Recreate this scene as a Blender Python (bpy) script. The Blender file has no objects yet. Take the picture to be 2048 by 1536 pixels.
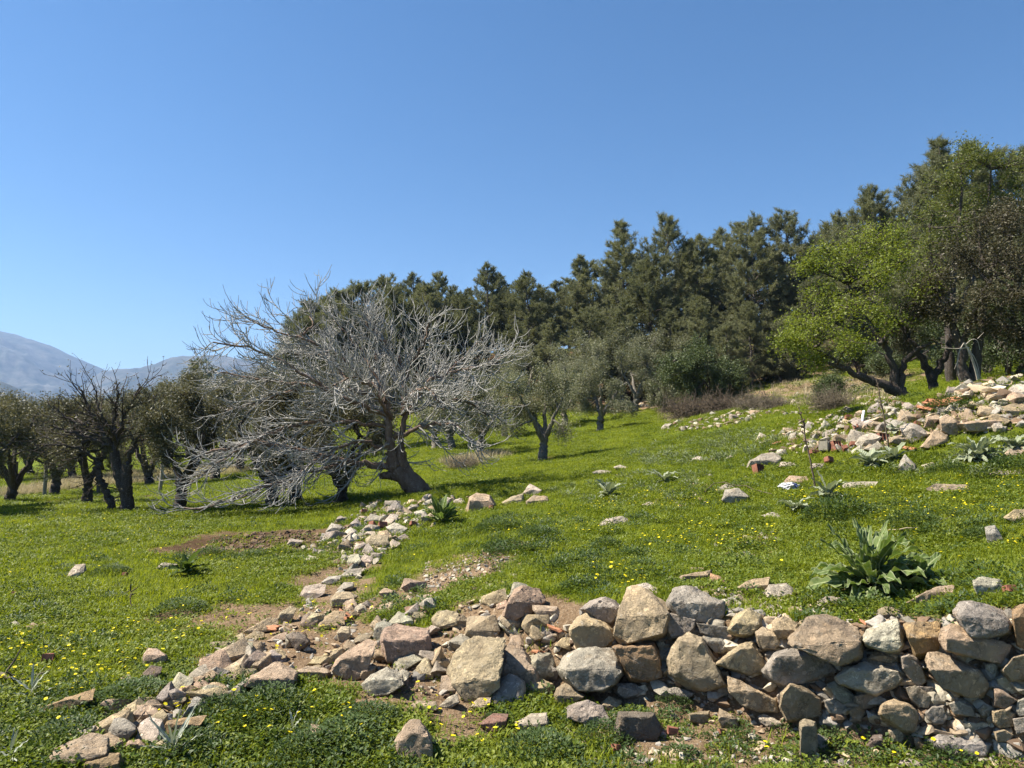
import bpy, bmesh, math, random
import numpy as np
from mathutils import Vector, Matrix

# ------------------------------------------------------------------ camera, sky, sun, exposure
SC = bpy.context.scene
COL = SC.collection
FPX, CXP, CYP = 1420.0, 1024.0, 768.0            # focal length and centre in photo pixels (2048 x 1536)
HORIZON = 850.0
PITCH = math.atan((HORIZON - CYP) / FPX)
CAM = np.array([0.0, 0.0, 1.6])
FWD = np.array([0, math.cos(PITCH), math.sin(PITCH)])
UPV = np.array([0, -math.sin(PITCH), math.cos(PITCH)])
RGT = np.array([1.0, 0, 0])
cam = bpy.data.cameras.new('camera')
cam.sensor_width = 36; cam.lens = FPX / 2048 * 36; cam.clip_start = 0.05; cam.clip_end = 30000
camo = bpy.data.objects.new('camera', cam); COL.objects.link(camo)
camo.location = CAM; camo.rotation_euler = (math.pi / 2 + PITCH, 0, 0)
SC.camera = camo

SUN_DIR = Vector((-0.74, 0.03, 1.0)).normalized()     # towards the sun
SUN_EL = math.asin(SUN_DIR.z); SUN_AZ = math.atan2(SUN_DIR.x, SUN_DIR.y)
world = bpy.data.worlds.new('World'); SC.world = world; world.use_nodes = True
wn = world.node_tree; wn.nodes.clear()
sky = wn.nodes.new('ShaderNodeTexSky'); sky.sky_type = 'NISHITA'; sky.sun_disc = False
sky.sun_elevation = SUN_EL; sky.sun_rotation = SUN_AZ % (2 * math.pi)
sky.altitude = 900; sky.air_density = 1.0; sky.dust_density = 0.35; sky.ozone_density = 1.8
bg = wn.nodes.new('ShaderNodeBackground'); bg.inputs['Strength'].default_value = 0.051
wo = wn.nodes.new('ShaderNodeOutputWorld')
hs = wn.nodes.new('ShaderNodeHueSaturation'); hs.inputs['Saturation'].default_value = 1.3
wn.links.new(sky.outputs[0], hs.inputs['Color']); wn.links.new(hs.outputs[0], bg.inputs[0]); wn.links.new(bg.outputs[0], wo.inputs[0])
sl = bpy.data.lights.new('sun', 'SUN'); sl.energy = 5.0; sl.angle = math.radians(0.5); sl.color = (1.0, 0.92, 0.79)
so = bpy.data.objects.new('sun', sl); COL.objects.link(so)
so.rotation_euler = (-SUN_DIR).to_track_quat('-Z', 'Y').to_euler(); so.location = (-20, 5, 40)
SC.view_settings.view_transform = 'Standard'; SC.view_settings.look = 'None'
SC.view_settings.exposure = 1.5; SC.view_settings.gamma = 1.0
SC.render.engine = 'CYCLES'
cy = SC.cycles
cy.max_bounces = 6; cy.diffuse_bounces = 3; cy.glossy_bounces = 1; cy.transmission_bounces = 4
cy.transparent_max_bounces = 4; cy.volume_bounces = 0
cy.use_denoising = True; cy.denoiser = 'OPENIMAGEDENOISE'; cy.denoising_input_passes = 'RGB_ALBEDO_NORMAL'; cy.denoising_prefilter = 'ACCURATE'; cy.caustics_reflective = False; cy.caustics_refractive = False
cy.use_adaptive_sampling = True; cy.adaptive_threshold = 0.012

RNG = np.random.default_rng(11)
random.seed(5)

# ------------------------------------------------------------------ numeric helpers
def hash3(ix, iy, iz):
    n = (ix.astype(np.int64) * 374761393 + iy.astype(np.int64) * 668265263 + iz.astype(np.int64) * 2147483647 // 7) & 0x7fffffff
    n = ((n ^ (n >> 13)) * 1274126177) & 0x7fffffff
    n = ((n ^ (n >> 16)) * 1911520717) & 0x7fffffff
    return ((n >> 8) & 0xffff) / 65535.0 * 2 - 1

def vnoise(p):
    i = np.floor(p); f = p - i; f = f * f * (3 - 2 * f)
    x, y, z = i[:, 0], i[:, 1], i[:, 2]
    r = 0
    for dx in (0, 1):
        wx = f[:, 0] if dx else 1 - f[:, 0]
        for dy in (0, 1):
            wy = f[:, 1] if dy else 1 - f[:, 1]
            for dz in (0, 1):
                wz = f[:, 2] if dz else 1 - f[:, 2]
                r = r + hash3(x + dx, y + dy, z + dz) * wx * wy * wz
    return r

def fbm(p, octv=4, gain=0.5):
    a, s, r = 1.0, 1.0, 0
    for k in range(octv):
        r = r + a * vnoise(p * s + 17.3 * k); a *= gain; s *= 2.03
    return r

def fbm2(x, y, sc, octv=4, off=0.0):
    p = np.stack([x * sc + off, y * sc - off, np.full_like(x, off * 1.7 + 0.37)], -1)
    return fbm(p, octv)

def sstep(t):
    t = np.clip(t, 0, 1); return t * t * (3 - 2 * t)

def ray(px, py):
    d = FWD + (px - CXP) / FPX * RGT + (CYP - py) / FPX * UPV
    return d / d[1]

def P(px, py, Y):
    return CAM + ray(px, py) * Y

# ------------------------------------------------------------------ terrain: a lower field and a terrace above a broken stone bank
far = [(88, 997, 21), (0, 962, 26), (200, 985, 23), (320, 966, 27), (560, 958, 24), (830, 938, 21), (920, 900, 27), (1085, 924, 20),
       (1200, 864, 30), (960, 910, 24), (1010, 876, 33), (1340, 832, 33), (1240, 802, 42), (1100, 728, 52), (1500, 750, 44),
       (800, 745, 58), (620, 770, 62), (560, 835, 55), (300, 872, 60), (0, 884, 60), (1650, 775, 30), (1750, 742, 34), (1600, 722, 46),
       (1950, 716, 36), (1400, 862, 21), (1600, 806, 22), (1810, 806, 15.2), (1940, 792, 14.6), (2100, 776, 14), (1300, 700, 60),
       (900, 690, 75), (1600, 640, 65), (300, 850, 85)]
low = [(0, 1536, 3.3), (500, 1536, 3.35), (1024, 1536, 3.35), (1400, 1490, 3.6), (1700, 1500, 3.5), (2048, 1560, 3.2), (1130, 1405, 4.15),
       (700, 1405, 3.95), (300, 1300, 5.0), (0, 1300, 5.0), (0, 1150, 7.5), (300, 1120, 8.3), (500, 1090, 9.2), (640, 1062, 10.2),
       (0, 1060, 10.6), (250, 1022, 13.2), (450, 1012, 14), (680, 1010, 14), (840, 992, 12.5), (-300, 1050, 11)]
lowx = [(-4, 0, 0), (4, 0, -.05), (0, 0, 0), (-3, -6, 0), (4, -6, 0), (-12, 3, 0), (8, 1.5, 0.0), (-20, -20, 0), (20, -20, 0)]
upp = [(1200, 1208, 4.6), (1400, 1188, 4.55), (1700, 1228, 4.15), (1900, 1205, 3.95), (2048, 1195, 3.75), (1000, 1172, 5.6),
       (1000, 1092, 7.2), (1200, 1082, 7.2), (1500, 1082, 6.6), (1800, 1102, 5.8), (2048, 1052, 5.8), (1200, 1002, 10), (1470, 1002, 8.6),
       (1700, 962, 9), (2000, 962, 8), (1060, 992, 11.5), (900, 1012, 11.4), (800, 1082, 9), (720, 1132, 8), (1300, 922, 15),
       (1500, 904, 13), (1600, 880, 13), (1800, 892, 10.6), (2000, 886, 10), (850, 1180, 6.1), (700, 1200, 6.3), (2300, 1000, 6.5),
       (640, 1062, 10.2), (680, 1010, 14), (840, 990, 12.5), (450, 1012, 14), (250, 1022, 13.2)]
upx = [(6, 3, .75), (-6, 6, 0.05), (0, 0, .3), (6, 0, .6)]

def tps_fit(pts):
    A = np.array(pts); n = len(A)
    d = np.hypot(A[:, None, 0] - A[None, :, 0], A[:, None, 1] - A[None, :, 1])
    K = np.where(d > 0, d * d * np.log(np.maximum(d, 1e-9)), 0) + np.eye(n) * 0.02
    Pm = np.c_[np.ones(n), A[:, 0], A[:, 1]]
    M = np.block([[K, Pm], [Pm.T, np.zeros((3, 3))]])
    s = np.linalg.solve(M, np.r_[A[:, 2], 0, 0, 0])
    return A[:, :2], s

def tps_eval(T, x, y):
    A, s = T; n = len(A); out = s[n] + s[n + 1] * x + s[n + 2] * y
    for k in range(n):
        d2 = (x - A[k, 0]) ** 2 + (y - A[k, 1]) ** 2
        out = out + s[k] * 0.5 * d2 * np.log(np.maximum(d2, 1e-12))
    return out

T_LOW = tps_fit([P(*q) for q in low + far] + lowx)
T_UPP = tps_fit([P(*q) for q in upp + far] + upx)
EDGE = np.array([(7.0, 1.6, .15), (2.55, 3.36, .15), (1.65, 3.78, .16), (.95, 4.17, .17), (.4, 4.42, .2), (0, 4.62, .38), (-.6, 4.8, .55),
                 (-1.2, 5.2, .7), (-1.75, 6.0, .7), (-1.8, 7.2, .6), (-1.7, 8.5, .5), (-1.5, 10.5, .5), (-1.1, 12.5, .8), (0, 15, 1.8), (6, 19, 2.5)])

def edge_sd(x, y):
    best = np.full_like(x, 1e9); sd = np.zeros_like(x); hw = np.ones_like(x)
    for a, b in zip(EDGE[:-1], EDGE[1:]):
        d = b[:2] - a[:2]; L = d @ d
        t = np.clip(((x - a[0]) * d[0] + (y - a[1]) * d[1]) / L, 0, 1)
        qx, qy = a[0] + t * d[0], a[1] + t * d[1]
        dist = np.hypot(x - qx, y - qy)
        cr = d[0] * (y - a[1]) - d[1] * (x - a[0])
        m = dist < best - 1e-9
        best = np.where(m, dist, best); sd = np.where(m, np.where(cr < 0, dist, -dist), sd)
        hw = np.where(m, a[2] + t * (b[2] - a[2]), hw)
    return sd, hw

MOUNDS = []
def hgt(x, y):
    x = np.atleast_1d(np.asarray(x, float)); y = np.atleast_1d(np.asarray(y, float))
    r = np.hypot(x, y)
    xx = np.clip(x, -60, 60); yy = np.clip(y, -25, 90)
    lo = tps_eval(T_LOW, xx, yy); up = tps_eval(T_UPP, xx, yy)
    sd, hw = edge_sd(x, y)
    h = lo + sstep((sd + hw) / (2 * hw)) * (up - lo)
    fb = 20 * sstep((x + 30) / 110) * sstep((y + 5) / 60) - 1.5 * sstep((-x - 30) / 60)
    w = sstep((np.maximum(r, np.abs(x) * 1.5) - 58) / 34) + sstep((-y - 6) / 12); w = np.clip(w, 0, 1)
    h = h * (1 - w) + fb * w
    near = 1 - sstep((r - 40) / 40)
    h = h + near * (0.022 * fbm2(x, y, 1.7, 3, 3.1) + 0.012 * fbm2(x, y, 6.0, 2, 8.7))
    h = h + sstep((r - 6) / 20) * 0.08 * fbm2(x, y, 0.35, 2, 1.2)
    for (mx, my, mr, mh) in MOUNDS:
        h = h + mh * np.exp(-((x - mx) ** 2 + (y - my) ** 2) / (mr * mr))
    return h

YS = np.concatenate([np.linspace(1.5, 16, 900), np.geomspace(16.03, 110, 500)])
def hit(px, py):
    d = ray(px, py)
    p = CAM[None] + d[None] * YS[:, None]
    below = p[:, 2] < hgt(p[:, 0], p[:, 1])
    i = int(np.argmax(below)) if below.any() else len(YS) - 1
    q = p[i]
    return np.array([q[0], q[1], float(hgt(q[0], q[1])[0])]) if below.any() else q

def ground(x, y):
    return np.array([x, y, float(hgt(x, y)[0])])

for (px, py, r, h) in [(1600, 872, .8, .10), (1680, 872, 1.0, .16), (1800, 858, 1.0, .2), (1920, 850, 1.1, .3), (2050, 830, 1.3, .45),
                       (800, 1040, .9, .06), (760, 1080, .8, .06)]:
    q = hit(px, py); MOUNDS.append((q[0], q[1], r, h))

# soil patches: (x, y, radius, strength, dark?)
SOIL = []
for (px, py, r, s, dk) in [(930, 1128, .5, .85, 0), (1010, 1105, .4, .6, 0), (850, 1185, .6, .7, 0), (1480, 1110, .35, .8, 0), (1530, 1075, .3, .5, 0),
                           (1650, 778, 3.2, 1.1, 0), (1740, 770, 2.2, .95, 0), (1550, 780, 2.6, .95, 0), (1320, 800, 3.4, .8, 0), (1400, 820, 2.5, .5, 0), (480, 1080, .85, 1.15, 1),
                           (575, 1082, .8, 1.2, 1), (400, 1092, .5, .8, 1), (180, 1003, 1.3, 1.2, 1), (330, 990, 1.6, .9, 1), (900, 925, 1.2, .6, 0), (980, 905, 1.2, .5, 0),
                           (330, 1240, .18, .8, 1), (1700, 1180, .3, .5, 0), (1450, 1470, .38, .8, 0), (1560, 1470, .38, .85, 0), (1800, 1500, .4, .85, 0), (1330, 1500, .25, .6, 0), (1980, 1520, .3, .7, 0),
                           (650, 1440, .2, .8, 0), (450, 1325, .28, .75, 0), (360, 1390, .25, .7, 0), (270, 1450, .25, .65, 0), (560, 1290, .35, .8, 0), (620, 1345, .3, .8, 0), (720, 1300, .4, .8, 0), (900, 1290, .35, .7, 0), (1050, 1230, .35, .7, 0), (1250, 1460, .35, .6, 0), (1000, 1470, .25, .5, 0), (1690, 740, 3, .6, 0), (1300, 745, 6, 1.2, 1), (1450, 740, 6, 1.2, 1), (1150, 735, 7, 1.2, 1), (1000, 745, 7, 1.2, 1), (850, 750, 8, 1.2, 1), (1600, 700, 6, 1.0, 1), (1750, 700, 5, .9, 1), (1780, 745, 3, .6, 0), (1880, 760, 2.5, .6, 0), (1450, 800, 2.5, .6, 0), (860, 1420, .3, .7, 0), (1080, 915, .5, .9, 1), (620, 1010, 1.2, .5, 1)]:
    q = hit(px, py); SOIL.append((q[0], q[1], r, s, dk))

def soil_masks(x, y):
    n1 = fbm2(x, y, 2.3, 4, 5.5); n2 = fbm2(x, y, 9, 3, 2.5)
    s = np.zeros_like(x); dk = np.zeros_like(x)
    for (sx, sy, r, st, d) in SOIL:
        g = st * np.exp(-((x - sx) ** 2 + (y - sy) ** 2) / (r * r))
        s = s + g
        if d: dk = dk + g
    sd, hw = edge_sd(x, y)
    bank = np.exp(-((sd + hw * .1) / (hw * 1.0 + .05)) ** 2) * (1 - sstep((y - 6.8) / 2.5))
    bank = bank * np.where(x > 0.2, 1.9, 0.95)
    s = s + bank
    m = sstep((s * (1 + .5 * n1) + n1 * .30 * np.minimum(1, s * 2 + .25) + n2 * .34 * np.minimum(1, s * 2 + .2) - .42) / .34)
    return m, np.clip(dk, 0, 1) * m

# ------------------------------------------------------------------ object helpers
def mesh_obj(name, verts, faces, mat, parent=None, smooth=False):
    me = bpy.data.meshes.new(name)
    me.from_pydata(verts if isinstance(verts, list) else verts.tolist(), [], faces if isinstance(faces, list) else faces.tolist())
    me.materials.append(mat)
    if smooth: me.polygons.foreach_set('use_smooth', [True] * len(me.polygons))
    o = bpy.data.objects.new(name, me); COL.objects.link(o)
    if parent: o.parent = parent
    return o

def np_mesh(name, V, F, mat, smooth=False):
    V = np.ascontiguousarray(V, np.float32); F = np.ascontiguousarray(F, np.int32); k = F.shape[1]
    me = bpy.data.meshes.new(name)
    me.vertices.add(len(V)); me.vertices.foreach_set('co', V.ravel())
    me.loops.add(F.size); me.loops.foreach_set('vertex_index', F.ravel())
    me.polygons.add(len(F))
    me.polygons.foreach_set('loop_start', np.arange(len(F), dtype=np.int32) * k)
    me.polygons.foreach_set('loop_total', np.full(len(F), k, np.int32))
    if smooth: me.polygons.foreach_set('use_smooth', np.ones(len(F), bool))
    me.materials.append(mat); me.update(calc_edges=True); me.validate()
    return me

def link(name, me, parent=None, loc=None):
    o = bpy.data.objects.new(name, me); COL.objects.link(o)
    if parent: o.parent = parent
    if loc is not None: o.location = loc
    return o

def tag(o, label=None, cat=None, group=None, kind=None):
    if label: o['label'] = label
    if cat: o['category'] = cat
    if group: o['group'] = group
    if kind: o['kind'] = kind
    return o

def empty(name, loc, label, cat, group=None):
    o = bpy.data.objects.new(name, None); COL.objects.link(o); o.location = loc; o.empty_display_size = .2
    return tag(o, label, cat, group)

# ------------------------------------------------------------------ materials
def new_mat(name):
    m = bpy.data.materials.new(name); m.use_nodes = True
    nt = m.node_tree; b = nt.nodes['Principled BSDF']; b.inputs['Specular IOR Level'].default_value = 0.25
    return m, nt, b
def nd(nt, t, **kw):
    n = nt.nodes.new(t)
    for k, v in kw.items(): setattr(n, k, v)
    return n
def noise_node(nt, vec, scale, detail=4, rough=.6):
    n = nd(nt, 'ShaderNodeTexNoise'); n.inputs['Scale'].default_value = scale; n.inputs['Detail'].default_value = detail
    n.inputs['Roughness'].default_value = rough
    if vec is not None: nt.links.new(vec, n.inputs['Vector'])
    return n
def ramp(nt, fac, a, b, ca=(0, 0, 0, 1), cb=(1, 1, 1, 1)):
    r = nd(nt, 'ShaderNodeValToRGB'); r.color_ramp.elements[0].position = a; r.color_ramp.elements[1].position = b
    r.color_ramp.elements[0].color = ca; r.color_ramp.elements[1].color = cb
    nt.links.new(fac, r.inputs[0]); return r.outputs[0]
def mix(nt, fac, a, b, mode='MIX'):
    m = nd(nt, 'ShaderNodeMix', data_type='RGBA', blend_type=mode)
    if isinstance(fac, (int, float)): m.inputs[0].default_value = fac
    else: nt.links.new(fac, m.inputs[0])
    for s, v in ((6, a), (7, b)):
        if isinstance(v, tuple): m.inputs[s].default_value = v if len(v) == 4 else (*v, 1)
        else: nt.links.new(v, m.inputs[s])
    return m.outputs[2]
def bump(nt, h, strength, dist, b, prev=None):
    n = nd(nt, 'ShaderNodeBump'); n.inputs['Strength'].default_value = strength; n.inputs['Distance'].default_value = dist
    nt.links.new(h, n.inputs['Height'])
    if prev is not None: nt.links.new(prev, n.inputs['Normal'])
    if b is not None: nt.links.new(n.outputs[0], b.inputs['Normal'])
    return n.outputs[0]

def stone_material():
    m, nt, b = new_mat('weathered_stone')
    tc = nd(nt, 'ShaderNodeTexCoord'); oi = nd(nt, 'ShaderNodeObjectInfo')
    sc = nd(nt, 'ShaderNodeVectorMath', operation='SCALE'); sc.inputs[3].default_value = 37.0
    cv = nd(nt, 'ShaderNodeCombineXYZ')
    for i in range(3): nt.links.new(oi.outputs['Random'], cv.inputs[i])
    nt.links.new(cv.outputs[0], sc.inputs[0])
    geo = nd(nt, 'ShaderNodeNewGeometry')
    add = nd(nt, 'ShaderNodeVectorMath', operation='ADD'); nt.links.new(geo.outputs['Position'], add.inputs[0]); nt.links.new(sc.outputs[0], add.inputs[1])
    v = add.outputs[0]
    n1 = noise_node(nt, v, 5.5, 6, .62); n2 = noise_node(nt, v, 22, 6, .7); n3 = noise_node(nt, v, 90, 4, .75); n4 = noise_node(nt, v, 9, 5, .7)
    c = mix(nt, ramp(nt, n1.outputs[0], .34, .68), (.70, .68, .67, 1), (1.25, 1.21, 1.15, 1))
    c = mix(nt, 1.0, oi.outputs['Color'], c, 'MULTIPLY')
    c = mix(nt, ramp(nt, n4.outputs[0], .56, .70), c, (.34, .2, .09, 1)) if False else c
    rust = ramp(nt, n4.outputs[0], .55, .72)
    rm = nd(nt, 'ShaderNodeMath', operation='MULTIPLY'); nt.links.new(rust, rm.inputs[0]); rm.inputs[1].default_value = .5
    c = mix(nt, rm.outputs[0], c, (.36, .22, .10, 1))
    c = mix(nt, ramp(nt, n2.outputs[0], .56, .72), c, mix(nt, .55, c, (.75, .71, .62, 1)))
    c = mix(nt, ramp(nt, n3.outputs[0], .60, .74), c, mix(nt, .28, c, (.07, .065, .055, 1)))
    n5 = noise_node(nt, v, 3.2, 5, .65)
    c = mix(nt, ramp(nt, n5.outputs[0], .54, .70), c, mix(nt, .45, c, (.20, .18, .15, 1)))
    wv = nd(nt, 'ShaderNodeVectorMath', operation='ADD'); nt.links.new(v, wv.inputs[0]); ws = nd(nt, 'ShaderNodeVectorMath', operation='SCALE'); ws.inputs[3].default_value = .35; nt.links.new(n1.outputs['Color'], ws.inputs[0]); nt.links.new(ws.outputs[0], wv.inputs[1])
    vo = nd(nt, 'ShaderNodeTexVoronoi', feature='DISTANCE_TO_EDGE'); vo.inputs['Scale'].default_value = 5.0; nt.links.new(wv.outputs[0], vo.inputs['Vector'])
    crk = ramp(nt, vo.outputs['Distance'], 0.0, .035)
    c = mix(nt, crk, mix(nt, .45, c, (.08, .065, .05, 1)), c)
    c = mix(nt, ramp(nt, n2.outputs[0], .42, .28), c, mix(nt, .45, c, (.09, .08, .065, 1)))
    nt.links.new(c, b.inputs['Base Color']); b.inputs['Roughness'].default_value = .9; b.inputs['Specular IOR Level'].default_value = .15
    p = bump(nt, crk, .35, .02, None); p = bump(nt, n2.outputs[0], .9, .045, None, p); bump(nt, n3.outputs[0], .7, .010, b, p)
    return m

def ground_material():
    m, nt, b = new_mat('meadow_ground')
    geo = nd(nt, 'ShaderNodeNewGeometry'); v = geo.outputs['Position']
    n1 = noise_node(nt, v, .5, 5, .6); n2 = noise_node(nt, v, 5, 6, .7); n3 = noise_node(nt, v, 45, 5, .7)
    g = mix(nt, ramp(nt, n1.outputs[0], .35, .65), (.095, .135, .011, 1), (.17, .185, .016, 1))
    g = mix(nt, ramp(nt, n2.outputs[0], .42, .62), g, (.06, .085, .018, 1))
    g = mix(nt, ramp(nt, n3.outputs[0], .55, .75), g, (.14, .12, .05, 1))
    s = mix(nt, ramp(nt, n2.outputs[0], .3, .7), (.12, .078, .045, 1), (.25, .175, .108, 1))
    s = mix(nt, ramp(nt, n3.outputs[0], .5, .7), s, (.34, .26, .175, 1))
    dk = mix(nt, ramp(nt, n2.outputs[0], .3, .7), (.055, .034, .02, 1), (.11, .07, .042, 1))
    a1 = nd(nt, 'ShaderNodeAttribute', attribute_name='soil'); a2 = nd(nt, 'ShaderNodeAttribute', attribute_name='dark')
    s = mix(nt, a2.outputs['Fac'], s, dk)
    c = mix(nt, a1.outputs['Fac'], g, s)
    nt.links.new(c, b.inputs['Base Color']); b.inputs['Roughness'].default_value = 1; b.inputs['Specular IOR Level'].default_value = .05
    p = bump(nt, n2.outputs[0], .8, .07, None); bump(nt, n3.outputs[0], 1.0, .025, b, p)
    return m

def leaf_material(name, c1, c2, trans=.4, rough=.55, tcol=None, spec=.25, veins=False):
    m, nt, b = new_mat(name)
    oi = nd(nt, 'ShaderNodeObjectInfo'); geo = nd(nt, 'ShaderNodeNewGeometry')
    n0 = noise_node(nt, geo.outputs['Position'], 2.2, 3, .6); nb = noise_node(nt, geo.outputs['Position'], .45, 3, .6)
    n = nd(nt, 'ShaderNodeMath', operation='MULTIPLY_ADD'); nt.links.new(nb.outputs[0], n.inputs[0]); n.inputs[1].default_value = 1.6; n.inputs[2].default_value = -.8
    n_ = nd(nt, 'ShaderNodeMath', operation='ADD'); nt.links.new(n.outputs[0], n_.inputs[0]); nt.links.new(n0.outputs[0], n_.inputs[1]); n = n_
    ad = nd(nt, 'ShaderNodeMath', operation='ADD'); nt.links.new(geo.outputs['Random Per Island'], ad.inputs[0]); nt.links.new(oi.outputs['Random'], ad.inputs[1])
    a2 = nd(nt, 'ShaderNodeMath', operation='ADD'); nt.links.new(ad.outputs[0], a2.inputs[0]); nt.links.new(n.outputs[0], a2.inputs[1])
    dv = nd(nt, 'ShaderNodeMath', operation='DIVIDE'); nt.links.new(a2.outputs[0], dv.inputs[0]); dv.inputs[1].default_value = 3
    c = mix(nt, ramp(nt, dv.outputs[0], .2, .8), (*c1, 1), (*c2, 1))
    if veins:
        at = nd(nt, 'ShaderNodeAttribute', attribute_name='across'); al_ = nd(nt, 'ShaderNodeAttribute', attribute_name='along')
        c = mix(nt, ramp(nt, at.outputs['Fac'], .05, .16), mix(nt, .55, c, (.42, .45, .26, 1)), c)
        c = mix(nt, ramp(nt, at.outputs['Fac'], .82, 1.0), c, mix(nt, .45, c, (.45, .47, .33, 1)))
        sm = nd(nt, 'ShaderNodeMath', operation='MULTIPLY_ADD'); nt.links.new(at.outputs['Fac'], sm.inputs[0]); sm.inputs[1].default_value = -4.5
        sa = nd(nt, 'ShaderNodeMath', operation='MULTIPLY'); nt.links.new(al_.outputs['Fac'], sa.inputs[0]); sa.inputs[1].default_value = 62
        nt.links.new(sa.outputs[0], sm.inputs[2]); sn = nd(nt, 'ShaderNodeMath', operation='SINE'); nt.links.new(sm.outputs[0], sn.inputs[0])
        nv = noise_node(nt, geo.outputs['Position'], 38, 4, .6)
        c = mix(nt, ramp(nt, nv.outputs[0], .55, .75), c, mix(nt, .5, c, (.30, .27, .10, 1)))
        p_ = bump(nt, sn.outputs[0], .5, .006, None); bump(nt, nv.outputs[0], .5, .006, b, p_)
    nt.links.new(c, b.inputs['Base Color']); b.inputs['Roughness'].default_value = rough; b.inputs['Specular IOR Level'].default_value = spec
    tr = nd(nt, 'ShaderNodeBsdfTranslucent')
    tc = mix(nt, 1.0, c, (*(tcol or (1.25, 1.2, .6)), 1), 'MULTIPLY'); nt.links.new(tc, tr.inputs[0])
    ms = nd(nt, 'ShaderNodeMixShader'); ms.inputs[0].default_value = trans
    nt.links.new(b.outputs[0], ms.inputs[1]); nt.links.new(tr.outputs[0], ms.inputs[2])
    nt.links.new(ms.outputs[0], nt.nodes['Material Output'].inputs[0])
    return m

def bark_material(name, c1, c2, scale=12):
    m, nt, b = new_mat(name)
    geo = nd(nt, 'ShaderNodeNewGeometry')
    mp = nd(nt, 'ShaderNodeMapping'); mp.inputs['Scale'].default_value = (1, 1, .35); nt.links.new(geo.outputs['Position'], mp.inputs[0])
    n = noise_node(nt, mp.outputs[0], scale, 6, .7); n2 = noise_node(nt, geo.outputs['Position'], scale * 4, 4, .7)
    c = mix(nt, ramp(nt, n.outputs[0], .35, .65), (*c1, 1), (*c2, 1))
    c = mix(nt, ramp(nt, n2.outputs[0], .55, .75), c, mix(nt, .5, c, (.4, .39, .36, 1)))
    nt.links.new(c, b.inputs['Base Color']); b.inputs['Roughness'].default_value = .95
    bump(nt, n.outputs[0], .9, .03, b)
    return m

def plain(name, c, rough=.8, var=.3, scale=20, bumpd=.004):
    m, nt, b = new_mat(name)
    geo = nd(nt, 'ShaderNodeNewGeometry'); n = noise_node(nt, geo.outputs['Position'], scale, 5, .65)
    d = tuple(x * (1 - var) for x in c); e = tuple(min(1, x * (1 + var)) for x in c)
    nt.links.new(mix(nt, ramp(nt, n.outputs[0], .3, .7), (*d, 1), (*e, 1)), b.inputs['Base Color']); b.inputs['Roughness'].default_value = rough
    bump(nt, n.outputs[0], .5, bumpd, b)
    return m

M_STONE = stone_material(); M_GROUND = ground_material()
M_FIG = bark_material('fig_bark', (.19, .182, .168), (.41, .398, .375), 9)
M_FIGTRUNK = bark_material('fig_trunk_bark', (.085, .052, .036), (.19, .135, .10), 7)
M_BARK = bark_material('dark_bark', (.035, .027, .022), (.075, .06, .05), 14)
M_OLBARK = bark_material('olive_bark', (.09, .08, .065), (.2, .18, .15), 14)
M_PINEBARK = bark_material('pine_bark', (.06, .05, .042), (.13, .11, .095), 10)
M_DEADWOOD = bark_material('bleached_wood', (.24, .205, .165), (.42, .37, .31), 20)
M_PINE = leaf_material('pine_needles', (.095, .105, .055), (.22, .225, .13), .32, .6, (1.1, 1.1, .6))
M_OLIVE = leaf_material('olive_leaves', (.11, .12, .068), (.27, .27, .18), .28, .5, (1.1, 1.1, .6))
M_OLIVED = leaf_material('dark_olive_leaves', (.075, .077, .042), (.18, .178, .11), .28, .5, (1.1, 1.0, .6))
M_ALMOND = leaf_material('almond_leaves', (.085, .12, .016), (.20, .24, .035), .4, .5)
M_ALMOND2 = leaf_material('dull_green_leaves', (.06, .082, .02), (.15, .168, .042), .35, .5)
M_BROWN = leaf_material('brown_oak_leaves', (.05, .047, .023), (.14, .122, .072), .2, .5, (1.1, 1, .6))
M_SHRUB = leaf_material('shrub_leaves', (.035, .055, .02), (.09, .115, .045), .2, .5)
M_GRASS = leaf_material('grass_blades', (.085, .13, .010), (.275, .315, .022), .5, .6)
M_CLOVER = leaf_material('clover_leaves', (.07, .115, .011), (.20, .235, .028), .4, .5)
M_WEED = leaf_material('weed_leaves', (.03, .058, .014), (.08, .12, .034), .35, .5)
M_MULL = leaf_material('mullein_leaves', (.07, .11, .034), (.145, .19, .07), .3, .75, (1.0, 1.15, .45), .1, True)
M_MULLG = leaf_material('woolly_grey_leaves', (.17, .2, .125), (.3, .33, .235), .22, .85, (1, 1.05, .7), .05, True)
M_FLOWER = leaf_material('yellow_petals', (.75, .60, .01), (.85, .78, .03), .3, .5, (1, 1, .6))
M_STRAW = leaf_material('dry_grass', (.32, .26, .15), (.5, .43, .29), .3, .8, (1, 1, .8))
M_BRICK = plain('red_brick_clay', (.20, .085, .055), .9, .4, 18)
M_TILE = plain('orange_roof_tile_clay', (.33, .15, .08), .9, .35, 25)
M_TWIG = bark_material('dry_brushwood', (.06, .045, .03), (.14, .105, .075), 25)
M_HERB = leaf_material('grey_herb_leaves', (.10, .13, .06), (.22, .25, .14), .3, .7, (1, 1.05, .7), .1)
M_SILVER = leaf_material('silvery_thistle_leaves', (.2, .23, .17), (.36, .38, .31), .2, .7, (1, 1, .8))

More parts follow.
